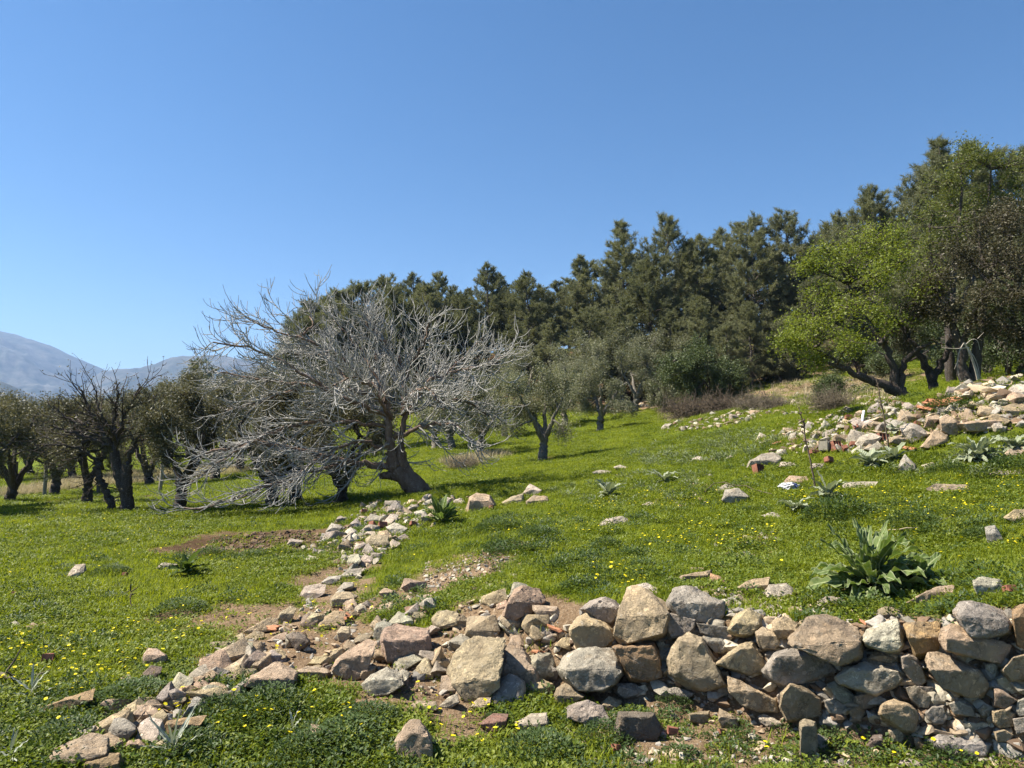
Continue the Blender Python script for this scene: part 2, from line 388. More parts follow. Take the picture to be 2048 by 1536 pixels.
# ------------------------------------------------------------------ ground sheet
def build_ground():
    ang = np.concatenate([np.linspace(-46, 46, 400), np.linspace(46, 314, 60)[1:-1]]) * math.pi / 180
    rad = np.concatenate([[0.02], np.linspace(.4, 2.0, 7), np.geomspace(2.1, 90, 345), np.geomspace(95, 4900, 45)])
    R, A = np.meshgrid(rad, ang, indexing='ij')
    X = (R * np.sin(A)).ravel(); Y = (R * np.cos(A)).ravel()
    Z = hgt(X, Y)
    n = len(ang); i = np.arange(len(rad) - 1)[:, None] * n; j = np.arange(n)[None]
    j2 = (j + 1) % n
    F = np.stack([i + j, i + n + j, i + n + j2, i + j2], -1).reshape(-1, 4)[:, ::-1]
    me = np_mesh('ground', np.c_[X, Y, Z], F, M_GROUND, True)
    s, d = soil_masks(X, Y)
    for nm, a in (('soil', s), ('dark', d)):
        at = me.attributes.new(nm, 'FLOAT', 'POINT'); at.data.foreach_set('value', a.astype(np.float32))
    o = link('ground', me); tag(o, 'grassy meadow ground with a low terrace and bare soil patches', 'ground', kind='structure')
build_ground()

# ------------------------------------------------------------------ far mountains
def mountain_material():
    m, nt, b = new_mat('mountain_scrub')
    geo = nd(nt, 'ShaderNodeNewGeometry')
    n = noise_node(nt, geo.outputs['Position'], .012, 8, .7); n2 = noise_node(nt, geo.outputs['Position'], .05, 6, .75)
    c = mix(nt, ramp(nt, n.outputs[0], .4, .62), (.022, .028, .018, 1), (.11, .105, .09, 1))
    c = mix(nt, ramp(nt, n2.outputs[0], .5, .66), c, (.03, .04, .02, 1))
    nt.links.new(c, b.inputs['Base Color']); b.inputs['Roughness'].default_value = 1
    return m
M_MOUNT = mountain_material()
def mountain(name, label, prof, r0, width, seed, rough):
    px = np.array([p[0] for p in prof], float); py = np.array([p[1] for p in prof], float)
    ax = np.linspace(px[0], px[-1], 220); rr = np.linspace(-1, 1, 70)
    hp = np.interp(ax, px, py)
    ker = np.hanning(13); ker /= ker.sum(); hp = np.convolve(np.pad(hp, 6, 'edge'), ker, 'valid')
    V = []
    A, Rr = np.meshgrid(ax, rr, indexing='ij')
    dist = r0 + Rr * width
    X = (A - CXP) / FPX * dist; Y = dist
    top = (HORIZON - np.repeat(hp[:, None], len(rr), 1)) / FPX * r0 + 1.6
    bumpv = np.maximum(0, 1 - np.abs(Rr) ** 1.4)
    nz = fbm(np.stack([X.ravel() / 420, Y.ravel() / 420, np.full(X.size, seed)], -1), 6, .55).reshape(X.shape)
    Z = top * bumpv * (1 + rough * nz * (1 - bumpv) * 1.6) + 34 * rough * nz * bumpv - 12
    n = len(rr); i = np.arange(len(ax) - 1)[:, None] * n; j = np.arange(n - 1)[None]
    F = np.stack([i + j, i + n + j, i + n + j + 1, i + j + 1], -1).reshape(-1, 4)
    me = np_mesh(name, np.c_[X.ravel(), Y.ravel(), Z.ravel()], F, M_MOUNT, True)
    tag(link(name, me), label, 'mountain', kind='structure')
mountain('mountain', 'long hazy blue mountain slope falling to the saddle', [(-900, 690), (-500, 610), (-200, 620), (0, 660), (60, 676), (130, 702), (190, 730), (240, 752), (330, 800), (420, 850)], 3300, 1300, 1.0, .5)
mountain('mountain', 'rounded hazy rocky mountain top beyond the saddle', [(60, 850), (130, 800), (200, 740), (230, 734), (280, 726), (320, 711), (355, 700), (390, 697), (440, 704), (520, 730), (640, 770), (820, 830)], 2900, 1100, 4.0, .6)
mountain('hill', 'low dark wooded foothill in front of the mountains', [(-700, 770), (-300, 745), (0, 764), (50, 782), (90, 802), (140, 820), (220, 838), (320, 850)], 1500, 600, 9.0, .5)

# ------------------------------------------------------------------ rocks
def ico(sub):
    bm = bmesh.new(); bmesh.ops.create_icosphere(bm, subdivisions=sub, radius=1.0)
    V = np.array([v.co[:] for v in bm.verts]); F = np.array([[v.index for v in f.verts] for f in bm.faces]); bm.free()
    return V / np.linalg.norm(V, axis=1)[:, None], F
ICO = {k: ico(k) for k in (3, 4, 5)}

def poly_radius(poly, th):
    d = np.stack([np.cos(th), np.sin(th)], -1); R = np.zeros(len(th)); n = len(poly)
    for k in range(n):
        a, b = poly[k], poly[(k + 1) % n]; e = b - a
        den = d[:, 0] * e[1] - d[:, 1] * e[0]
        den = np.where(np.abs(den) < 1e-12, 1e-12, den)
        t = (a[0] * e[1] - a[1] * e[0]) / den; s = (a[0] * d[:, 1] - a[1] * d[:, 0]) / den
        ok = (t > 0) & (s >= -1e-6) & (s <= 1 + 1e-6)
        R = np.where(ok & (t > R), t, R)
    return R

def carve(V, size, rng, ncut, q=(.80, .96), noise=.06, fine=.02, seed=0.0):
    for _ in range(ncut):
        n = rng.normal(size=3); n /= np.linalg.norm(n)
        s = V @ n; lim = s.max() * rng.uniform(*q)
        V = V - np.maximum(s - lim, 0)[:, None] * n
    nn = V / (np.linalg.norm(V, axis=1)[:, None] + 1e-9)
    f = fbm(V / size * 1.6 + seed * 3.1, 3) * noise + fbm(V / size * 6.5 + seed * 7.7, 3, .6) * fine
    rid = np.abs(fbm(V / size * 2.6 + seed * 5.3, 2)); f = f - noise * .6 * np.maximum(0, .18 - rid) / .18
    return V + nn * (f * size)[:, None]

def rock_mesh(name, V, F, mat):
    me = np_mesh(name, V, F, mat, True)
    try: me.set_sharp_from_angle(angle=math.radians(32))
    except Exception: pass
    return me

TINT = {'b': (.58, .455, .30), 'g': (.51, .465, .39), 'w': (.68, .61, .485), 'p': (.56, .43, .305), 'o': (.55, .37, .20), 'd': (.24, .19, .15), 'y': (.64, .515, .32), 'r': (.46, .27, .19)}
CNAME = {'b': 'beige', 'g': 'grey', 'w': 'pale', 'p': 'pinkish', 'o': 'orange-brown', 'd': 'dark pitted', 'y': 'yellowish', 'r': 'reddish'}
ZONES = {'A': (1100, 1130, 5.12), 'B': (1420, 1130, 5.12), 'C': (1700, 1130, 5.885), 'D': (1100, 1290, 6.244), 'E': (1400, 1290, 6.244), 'F': (1720, 1290, 6.244),
         'G': (780, 1150, 5.689), 'H': (440, 1150, 5.689), 'I': (60, 1280, 5.689), 'J': (560, 960, 5.12), 'K': (1480, 760, 6.827), 'M': (1748, 730, 6.827),
         'N': (1000, 800, 4.096), 'Q': (380, 1380, 5.12), 'Z': (600, 1100, 2.926), 'X': (0, 0, 1)}

def zpoly(z, s):
    x0, y0, k = ZONES[z]
    return np.array([[x0 + float(a.split(',')[0]) / k, y0 + float(a.split(',')[1]) / k] for a in s.split()])

def area_centroid(p):
    x, y = p[:, 0], p[:, 1]; x2, y2 = np.roll(x, -1), np.roll(y, -1); c = x * y2 - x2 * y; A = c.sum() / 2
    return abs(A), np.array([((x + x2) * c).sum() / (6 * A), ((y + y2) * c).sum() / (6 * A)])

def tint_of(code, rng):
    t = np.array(TINT[code]) * rng.uniform(.86, 1.14) * (1 + rng.uniform(-.05, .05, 3)); return (*np.clip(t, 0, 1), 1)

def hull_rock(pts, size, edge, rng, seed):
    """an angular broken stone: hull of the points, worn edges, chipped relief"""
    bm = bmesh.new()
    for p in pts: bm.verts.new([float(v) for v in p])
    r = bmesh.ops.convex_hull(bm, input=list(bm.verts))
    bmesh.ops.delete(bm, geom=[g for g in set(r['geom_interior'] + r['geom_unused']) if isinstance(g, bmesh.types.BMVert)], context='VERTS')
    bmesh.ops.dissolve_limit(bm, angle_limit=.28, verts=list(bm.verts), edges=list(bm.edges))
    bmesh.ops.bevel(bm, geom=list(bm.edges), offset=size * .045, segments=1, affect='EDGES', clamp_overlap=True)
    bmesh.ops.triangulate(bm, faces=list(bm.faces))
    for _ in range(4):
        es = [e for e in bm.edges if e.calc_length() > size * edge * 1.6]
        if not es or len(bm.faces) > 5000: break
        bmesh.ops.subdivide_edges(bm, edges=es, cuts=1); bmesh.ops.triangulate(bm, faces=[f for f in bm.faces if len(f.verts) > 3])
    bm.verts.index_update(); bm.normal_update()
    V = np.array([v.co[:] for v in bm.verts]); N = np.array([v.normal[:] for v in bm.verts]); F = np.array([[v.index for v in f.verts] for f in bm.faces]); bm.free()
    q = V / size
    f = fbm(q * 1.3 + seed * 3.1, 3) * .04 + fbm(q * 5.0 + seed * 7.7, 3, .6) * .04
    step = np.floor(fbm(q * np.array([1.2, 1.2, 2.6]) + seed * 5.3, 2) * 3) / 3        # flaked layers
    return V + N * ((f + step * .045) * size)[:, None], F

def outline_rock(z, s, code, crease, dfac, wall, seed):
    """a stone with the outline of the photo's, its own depth, facets and relief, standing on the ground or in the bank"""
    rng = np.random.default_rng(seed)
    pp = zpoly(z, s); A, c = area_centroid(pp)
    ymax, ymin = pp[:, 1].max(), pp[:, 1].min()
    if wall: q = hit(*c)
    else: q = hit(pp[pp[:, 1].argmax()][0] * .4 + c[0] * .6, ymax - .12 * (ymax - ymin))
    zc = float((q - CAM) @ FWD); k = zc / FPX
    D = .74 * math.sqrt(A) * k * dfac
    zc += (-.45 * D if wall else .38 * D); k = zc / FPX
    k *= 1.14 if wall else 1.08
    poly = np.stack([(pp[:, 0] - c[0]) * k, -(pp[:, 1] - c[1]) * k], -1)
    size = math.sqrt(A) * k * .5
    sub = 5 if math.sqrt(A) > 48 else (4 if math.sqrt(A) > 16 else 3)
    vt, vb = poly[:, 1].max(), poly[:, 1].min(); H = vt - vb; cr = (crease + .06) if crease > 0 else .02
    pts = []; tu, tv, Ru = rng.normal(0, .22), rng.uniform(-.35, .05), np.abs(poly[:, 0]).max()
    for (u, v) in poly:
        j = lambda a: rng.uniform(1 - a, 1 + a)
        pts.append((u, v, rng.uniform(-.45, .1) * D))
        ins = rng.uniform(.70, .96); vf = min(v * ins, vt - cr * H * j(.1)); uf = u * ins
        pts.append((uf, vf, D * (.80 + tu * uf / Ru + tv * (vf - .5 * (vt + vb)) / H + rng.normal(0, .015))))
        pts.append((u * .78 * j(.1), v * .82 * j(.1), -D * rng.uniform(.7, 1)))
    for _ in range(1): pts.append((poly[:, 0].max() * rng.uniform(-.5, .5), vb + H * rng.uniform(.25, .6) * (1 - cr), D * rng.uniform(.80, .95)))
    L, F = hull_rock(np.array(pts), size, .14 if sub == 5 else (.24 if sub == 4 else .5), rng, seed * .37)
    dirn = FWD + (c[0] - CXP) / FPX * RGT + (CYP - c[1]) / FPX * UPV
    ctr = CAM + dirn * zc; w = -dirn / np.linalg.norm(dirn)
    V = L[:, :1] * RGT + L[:, 1:2] * UPV + L[:, 2:3] * w
    me = rock_mesh('stone', V, F, M_STONE)
    o = link('stone', me, None, ctr); o.color = tint_of(code, rng)
    return o, pp, A

WALL = """A g .3 1 320,450 420,380 560,335 660,375 725,440 690,530 620,610 540,560 400,500
A b .25 1 215,660 300,560 400,510 520,560 630,660 655,760 620,850 400,890 300,860 225,730
A g .4 1.1 105,1060 160,930 300,870 480,890 640,880 720,980 745,1120 660,1230 540,1300 420,1300 300,1280 150,1170
A b .4 1 700,540 760,430 800,250 900,230 1000,350 1080,400 1190,420 1195,600 1180,720 960,800 780,830 670,700
A w .5 1 830,215 980,190 1150,270 1130,345 1000,355 900,300
A g .35 .9 1215,380 1290,250 1420,230 1640,310 1760,380 1815,520 1720,620 1600,580 1440,530 1230,450
A g 0 .9 1200,480 1330,500 1500,560 1500,650 1400,700 1290,740 1230,760 1190,650
A o 0 .8 660,850 1060,810 1120,930 1160,1150 1000,1200 820,1180 750,1060
A b .1 .7 1215,960 1330,770 1420,720 1560,770 1680,960 1840,1250 1560,1285 1400,1250 1230,1110
A w .3 1 1090,800 1150,765 1190,820 1140,890
A g .3 1 1400,675 1500,630 1535,700 1440,740
A g .3 .9 1570,740 1620,705 1760,730 1830,830 1780,910 1700,900 1620,840
A g .2 .9 680,1215 860,1215 960,1290 900,1350 760,1370 670,1300
A g .4 .9 1210,1270 1290,1255 1470,1315 1420,1375 1260,1340
B y .15 .8 80,1010 230,930 300,830 430,800 520,930 560,1070 520,1130 400,1135 220,1070
A g 0 .8 1520,600 1700,640 1820,640 1860,720 1840,800 1750,720 1560,700
A b .25 1 1330,200 1350,110 1480,90 1640,60 1620,240 1500,240
A o .3 1 1650,90 1750,130 1890,240 1780,270 1630,250
A b .3 1 1370,80 1450,25 1580,30 1500,85
A g .4 1 1160,190 1230,120 1320,160 1250,205 1170,220
A r .5 1 1640,30 1800,5 1900,10 1830,50 1740,75
B y .45 1 190,660 260,520 390,455 510,520 530,640 450,710 350,735 230,720
B b .35 1 275,230 400,160 600,130 590,230 540,310 400,350 330,310
B w .5 1 555,280 620,210 780,195 870,260 900,390 780,430 650,380 580,360
B w .5 1 550,480 620,405 720,470 660,510
B y .5 1 770,480 830,430 960,440 985,540 900,550 820,540
B b .4 1 890,590 980,550 1010,610 930,680
B y .55 1 650,580 760,530 880,600 900,690 780,760 700,740
B y .35 1 470,690 540,640 690,700 740,800 660,860 540,870 490,780
B p .48 1.3 850,760 950,640 1050,550 1200,535 1380,600 1500,690 1560,960 1420,1035 1280,1000 1130,930 920,830
B w .55 1.2 1570,760 1620,660 1750,600 1910,560 1930,720 1980,820 1940,900 1850,880 1620,830
B g .15 .8 565,1080 680,930 850,870 1050,900 1200,980 1330,1080 1280,1130 1100,1140 900,1140 830,1200 800,1270 650,1170
B b .35 .9 205,1150 330,1220 480,1260 670,1380 680,1500 500,1500 330,1430 220,1270
B b 0 .9 740,1320 830,1230 1000,1280 1120,1370 1130,1536 960,1600 800,1580 735,1450
B b .2 .8 860,1180 1000,1140 1080,1180 1060,1280 960,1240
B g .2 .9 1320,1150 1420,1060 1600,1010 1900,1080 1970,1160 1900,1250 1700,1330 1480,1260 1340,1220
B g .2 .8 1210,1230 1300,1200 1440,1320 1560,1390 1400,1440 1310,1340
B w .5 1 1100,390 1200,330 1330,340 1460,440 1440,480 1280,450 1110,430
B b .3 .9 1630,960 1700,890 1900,940 1960,1000 1850,1010
B b .4 1 150,400 210,360 225,480 190,490
B b .4 1 240,350 300,300 420,400 300,420
C o .35 1.1 650,710 780,690 1040,690 1060,800 1030,1000 850,1080 770,1060 690,900
C b .2 1 690,440 830,350 1000,280 1200,250 1195,420 1080,490 880,550 740,500
C w .2 1 1460,190 1560,155 1740,180 1830,260 1800,450 1740,490 1600,450 1500,420
C g .35 1.1 1240,560 1310,455 1460,450 1640,480 1800,560 1920,700 1880,800 1620,870 1450,830 1330,720
C b .3 1 1090,900 1100,770 1210,710 1370,760 1400,880 1560,920 1860,950 1780,1170 1600,1120 1350,1060 1160,1010
C o .25 1 1910,570 1990,490 2080,470 2080,1000 1960,960 1930,800
C b .3 .9 960,1060 1120,1060 1200,1100 1400,1200 1560,1250 1600,1420 1560,1560 1400,1560 1080,1440 980,1250 920,1150
C g 0 .9 610,1090 700,1060 800,1120 890,1280 890,1360 820,1440 740,1400 620,1220
C g 0 .8 1590,1180 1680,1150 1735,1200 1720,1340 1660,1390 1600,1300
C b 0 .9 1780,1240 1920,1090 2080,1050 2080,1380 1900,1360 1810,1290
C b .4 1 340,530 430,500 600,530 670,610 640,690 560,650 400,640
F b .1 .9 250,860 300,760 420,700 600,740 720,830 730,960 680,1090 560,1110 420,1020 300,930
F g 0 .9 580,540 700,520 920,640 850,780 740,770 650,700
F g 0 .9 810,850 900,770 1050,760 1080,900 1040,980 930,1000 850,950
F b .3 1 1680,510 1780,560 1950,690 1800,790 1670,770
F g 0 .8 840,500 930,480 950,590 880,610
F g 0 .9 1460,800 1550,740 1640,790 1620,900 1520,880
F g 0 .9 1940,500 2080,480 2080,600 1980,590
F g 0 .8 1700,420 1800,380 1980,470 1950,640 1820,570 1720,500
F g 0 .8 -60,640 100,600 240,650 200,760 60,800 -60,720
C g 0 .8 650,1440 760,1430 850,1470 980,1440 1000,1540 760,1560
F g 0 .9 1120,740 1230,690 1400,760 1450,900 1330,900 1180,860
F b 0 .9 1660,830 1800,810 1930,860 1900,1010 1750,1050 1660,960
F g 0 .9 1960,700 2080,640 2090,860 1990,900 1940,800
F g 0 .9 1920,930 2090,900 2090,1090 1960,1110
F b 0 .9 1680,1090 1800,1060 1920,1120 1860,1220 1720,1200
F b 0 .8 360,1070 480,1050 560,1130 520,1220 400,1200
E g 0 .9 1560,700 1700,680 1830,790 1760,900 1620,860
E b 0 .9 1640,480 1720,560 1760,680 1640,660 1540,560
E b 0 .8 1860,820 2000,760 2090,850 2010,960 1900,930
E b 0 .8 230,330 340,320 380,420 330,520 250,450
E b 0 .8 560,640 660,600 720,700 640,760
E g 0 .8 960,640 1030,560 1060,760 1000,820"""
LOOSE = """D b .45 1 50,640 90,540 200,475 310,560 420,630 350,720 200,790 70,750
D g .45 1 220,790 330,720 470,700 640,770 780,980 700,1080 560,1050 400,970
D y .5 1 645,720 740,645 890,700 880,820 790,850 700,800
D d .12 .9 820,1040 860,840 1000,840 1300,850 1400,1080 1330,1190 1150,1200 850,1200
D b .2 1 1740,860 1990,820 2000,960 1880,1010 1750,950
D w .5 1 1150,670 1200,640 1235,680 1200,700
E b .15 1 1240,1250 1250,980 1320,925 1440,970 1460,1130 1480,1330 1380,1440 1240,1380
E b .3 1 230,940 250,800 330,830 460,920 490,1040 380,1050 280,1030
E w .4 1 730,900 800,860 900,900 1050,980 1030,1030 880,1010 760,970
E g .3 1 1440,1180 1480,1110 1590,1170 1590,1280 1510,1330
E o .4 1 1060,1130 1130,1085 1220,1110 1210,1190 1120,1200
F w .3 1 1280,960 1350,880 1500,900 1640,980 1650,1140 1560,1160 1420,1080 1300,1060
F g .3 1 880,1190 1000,1130 1450,1130 1670,1220 1620,1400 1450,1440 1300,1380 1100,1340 940,1290
F o .3 1 670,1160 740,1150 830,1260 800,1340 700,1290
F w .4 1 450,1536 520,1440 640,1420 800,1480 950,1560 450,1620
F d .3 1 80,1260 160,1130 270,1120 330,1220 250,1330 120,1320
G p .35 1 1275,480 1340,300 1420,180 1520,135 1700,160 1760,270 1600,440 1500,510 1360,550
G p .3 1 1620,340 1750,340 1900,360 1950,480 1850,530 1750,540 1660,430
G b .3 1 1580,530 1650,490 1730,540 1640,590
G r .5 1 170,370 330,340 440,430 430,500 250,500 200,470
G y .5 1 480,500 540,420 650,400 780,440 760,560 640,640 510,640
G b .4 1 770,500 830,450 890,510 850,600 780,590
G y .6 1.3 655,1080 740,900 860,750 960,705 1100,740 1300,730 1240,850 1240,1050 1160,1180 1000,1290 900,1480 800,1320 760,1210
G p .5 1.1 1250,1140 1260,960 1370,770 1480,820 1650,1030 1620,1100 1740,1220 1700,1300 1560,1380 1330,1300 1260,1200
X p .35 1 762,1290 765,1272 775,1256 788,1248 812,1256 824,1264 856,1257 862,1300 835,1312 812,1325 793,1333 775,1322
G y .6 .9 420,1140 500,980 600,950 650,1020 560,1080
G w .4 1 560,1490 680,1380 760,1360 790,1450 700,1520 600,1536
G p .4 1 910,1500 1000,1400 1140,1400 1120,1500 1000,1560
G p .4 1 240,1480 320,1430 520,1440 540,1536 260,1560
G y .5 1 1360,680 1390,610 1470,600 1550,690 1430,710
G w .5 1 920,560 1000,510 1150,540 1090,640 960,620
G g .2 1 650,830 700,770 790,780 760,850 680,870
G y .6 1 1870,800 1970,710 2060,720 2060,860 1940,830
G p .4 1 1850,690 1910,620 1990,660 1960,730
Z p .25 1 555,1120 640,1005 700,1000 770,1110 790,1276 570,1276
Z r .3 1 1040,1020 1130,960 1220,960 1200,1060 1090,1070
Z w .5 1 1265,1010 1350,960 1440,950 1460,1030 1380,1080 1280,1060
H p .35 1.1 1280,1080 1320,960 1460,860 1680,740 1780,770 1680,1100 1620,1220 1500,1210 1310,1160
H p .4 1.2 260,1280 300,1180 500,1080 640,990 760,1040 860,1090 880,1200 860,1380 700,1340 400,1320
H p .35 1 870,1090 1000,1040 1200,1060 1260,1110 1230,1180 1050,1200 920,1180
H g .35 1 1620,1240 1740,1130 1900,1060 2060,1130 2080,1250 1900,1370 1680,1400 1640,1320
H g .25 1 1750,640 1780,560 1860,520 1950,560 1900,640 1830,740 1800,760 1740,720
H y .7 1 1080,590 1160,500 1300,410 1420,420 1320,520 1250,600 1130,630
H p .4 1 910,560 960,460 1020,430 1140,450 1080,530 1070,610 960,620
H b .3 1 1250,280 1330,200 1470,195 1560,240 1480,340 1360,390 1270,360
H w .5 1 905,240 960,130 1100,105 1200,110 1130,190 1060,260 980,290
H d .3 1 760,700 830,650 960,680 1020,760 960,850 880,880 820,800
H w .6 1 85,930 230,760 370,770 360,830 240,900 140,940
H y .6 1 270,720 400,640 500,660 470,720 360,750
H b .6 1 250,650 420,540 560,485 640,500 560,560 400,630 300,680
H b .3 1 650,500 680,430 800,360 870,380 800,480 720,580 660,560
H b .5 1 530,920 560,860 680,840 750,880 680,960 590,1010 540,980
H b .3 1 1330,660 1380,590 1470,590 1490,700 1420,780 1350,750
H p .6 1 540,750 650,680 760,650 770,710 650,770
H d .35 1 220,1050 290,950 420,860 520,900 530,1010 380,1110 250,1130
H p .4 1 0,1170 100,1130 190,1130 150,1200 60,1260 0,1250
H b .3 1 1810,200 1880,150 1990,180 2030,240 1950,290 1850,270
H y .6 1 1150,930 1240,860 1330,840 1230,920
H y .6 1 50,760 130,710 250,660 270,700 150,770 
I o .35 1 90,790 200,740 450,640 650,580 720,560 640,640 540,700 430,800 230,880 110,860
I p .25 1 1280,300 1290,160 1350,95 1450,110 1550,170 1560,260 1450,300 1370,330
I g .3 1 880,1190 900,1020 960,890 1080,900 1200,980 1190,1050 1080,1150 1060,1220 960,1240
I b .5 1.2 195,1330 290,1230 440,1150 680,1070 870,1100 880,1190 860,1290 640,1310 560,1380 520,1480 220,1480
I o .4 1 520,1456 640,1370 860,1300 1010,1290 1060,1370 1040,1500 600,1540
I b .4 1 1160,840 1260,760 1350,740 1460,800 1380,900 1290,990 1200,900
I o .3 1 1540,980 1560,920 1700,880 2000,860 1920,930 1800,1020 1700,1120 1560,1140
I p .4 1 1750,600 1850,500 1960,460 2050,500 2020,590 1900,650
I b .4 1 1480,740 1560,650 1700,620 1770,660 1680,720 1530,780
I p .3 1 1080,1200 1130,1150 1240,1130 1320,1210 1280,1300 1130,1290
I b .4 1 1320,1250 1450,1170 1570,1100 1610,1190 1530,1290 1400,1310
I p .5 1 1030,430 1120,395 1190,470 1100,510
I w .6 1 1270,600 1400,530 1500,510 1440,570
I w .5 1 1760,1060 1850,1010 1900,1060 1800,1090
I d .3 1 1230,430 1380,290 1500,310 1450,400 1320,490
I b .4 1 410,960 480,890 590,880 560,940 470,980
I o .3 1 1000,830 1110,770 1160,860 1180,930 1080,920 960,870
Q b .5 1 1170,560 1190,430 1240,350 1370,380 1350,440 1240,520
J w .5 1 880,270 990,225 1000,290 900,320
J w .4 1 1085,480 1180,440 1300,490 1250,580 1150,580
J b .4 1 880,600 950,560 1100,570 1120,660 1000,720 890,680
J w .4 1 690,840 720,770 800,760 830,830 770,900 700,900
J w .5 1 810,840 870,760 950,800 900,890 830,880
J g .3 1 470,530 530,440 640,480 600,570 500,580
J g .3 1 720,450 790,390 850,480 760,520
J g .3 1 70,660 110,600 240,620 160,690
J w .5 1 250,820 300,770 400,800 340,840
J w .4 1 640,680 720,550 770,640 700,690
J w .5 1 1180,600 1280,550 1330,600 1230,640
J w .5 1 1080,700 1150,610 1230,640 1130,720
J w .5 1 1460,240 1550,190 1630,240 1540,280
J w .4 1 1370,330 1480,300 1510,370 1400,400
J g .3 1 1090,340 1110,270 1180,280 1190,340 1130,370
X p .3 1 930,1030 940,995 955,987 980,990 992,1012 965,1030
J g .5 1 580,1000 700,920 830,900 760,970 640,1020
J g .3 1 420,1050 500,990 620,980 560,1060 470,1080
J g .4 1 860,420 930,350 1030,370 990,450 900,470
J w .5 1 1050,440 1130,350 1210,360 1200,430 1090,470
N w .35 1 190,760 245,685 340,740 320,790 220,800
N b .5 1 0,850 100,790 190,765 200,850 60,870
N b .4 1 215,830 280,780 380,790 400,830 300,860 220,870
N w .7 1.2 780,1040 880,970 1000,955 1070,990 950,1030 
N g .35 1 1820,820 1850,740 1950,725 2040,790 2000,850 1880,860
N w .6 1 1760,740 1850,690 1930,710 1850,760
K g .35 1.2 95,1200 140,1100 300,1020 440,990 560,1050 530,1150 420,1200 250,1220
K w .4 1 530,1190 560,1120 700,1120 800,1170 700,1210
K b .5 1 590,1400 680,1310 900,1320 960,1370 850,1420 700,1410
K w .7 1 1400,1440 1450,1400 1700,1370 1870,1390 1760,1430 1480,1490
K w .4 1 200,860 270,720 400,780 330,830
K g .5 1 950,1200 1000,1140 1150,1140 1170,1190 1050,1240
K g .4 1 1100,660 1150,540 1260,620 1220,690
K g .3 1 890,640 930,560 1030,600 1000,680
K w .5 1 1220,570 1320,480 1400,530 1300,570
K g .5 1 1510,580 1640,530 1800,560 1870,640 1720,680 1650,650
M g .4 1 330,1380 420,1220 570,1370 580,1460 500,1500 350,1500
M b .5 1.2 210,1060 240,990 480,920 610,930 600,1040 420,1090 250,1090
M y .3 1 900,740 1000,680 1130,760 1200,920 1080,1000 920,900
M p .2 1 670,860 730,700 890,690 910,760 880,860 750,890
M b .4 1 620,1130 760,960 830,890 1000,960 1030,1050 880,1100 720,1170
M y .4 1 1400,680 1450,560 1680,540 1750,640 1840,720 1500,740
M b .05 .8 1140,790 1300,770 1450,730 1850,740 1850,860 1600,920 1220,920
M b .4 1 1780,570 1900,530 2080,540 2080,720 1870,740
M y .5 1 1140,600 1260,550 1370,560 1300,650 1180,650
M w .4 1 1760,500 1850,320 1960,270 2080,270 2080,500
M w .5 1 330,660 420,600 560,570 570,660 450,710 340,710
M w .5 1 590,600 660,550 760,560 720,620
M g .4 1 1590,410 1700,360 1760,420 1700,480 1600,460
M p .5 1 1760,1240 1850,1150 2080,1110 2080,1220 1800,1300
M w .6 1 1570,1490 1640,1450 1990,1430 2080,1470 1760,1520
M w .6 1 650,1370 800,1330 870,1390 740,1430
M g .3 1 960,420 1010,320 1100,300 1150,440
X b .7 1 1855,977 1875,968 1930,970 1950,980 1900,986
X y .6 1 2008,1035 2030,1020 2055,1020 2055,1047 2020,1043
X g .3 1 1970,1055 1990,1052 2008,1080 1990,1096 1975,1085
X w .6 1 1523,1031 1545,1024 1562,1030 1545,1037
X w .5 1 132,1156 150,1130 170,1128 172,1141 145,1159
X g .3 1 312,1137 325,1125 355,1128 345,1141
X w .6 1 1186,944 1200,940 1222,942 1215,949
X g .5 1 1228,934 1240,930 1256,934 1240,941
X w .6 1 1378,920 1400,911 1408,918 1390,925
X w .6 1 1410,920 1436,914 1446,918 1420,923
X w .6 1 1450,917 1462,910 1470,918 1458,921
X w .6 1 1690,1014 1720,1008 1745,1010 1730,1018
X w .5 1 1280,1010 1300,1003 1312,1008 1292,1014
X b .6 1 1475,1075 1490,1070 1506,1074 1490,1080
X b .6 1 1482,1112 1497,1106 1514,1110 1500,1117
X b .5 1 52,1252 66,1245 78,1250 66,1262
X g .4 1 12,1250 30,1242 44,1250 28,1258
X b .5 1 77,1250 88,1243 99,1249 88,1256"""

# ------------------------------------------------------------------ the dry stone wall (its stones are its parts)
wall_root = empty('dry_stone_wall', ground(1.2, 4.0), 'low dry stone retaining wall of rough mixed stones holding up the terrace', 'wall')
wall_stones = []
for n, ln in enumerate(WALL.strip().split('\n')):
    z, code, cr, df, s = ln.strip().split(' ', 4)
    o, pp, A = outline_rock(z, s, code, float(cr), float(df), True, 100 + n)
    wall_stones.append(o)
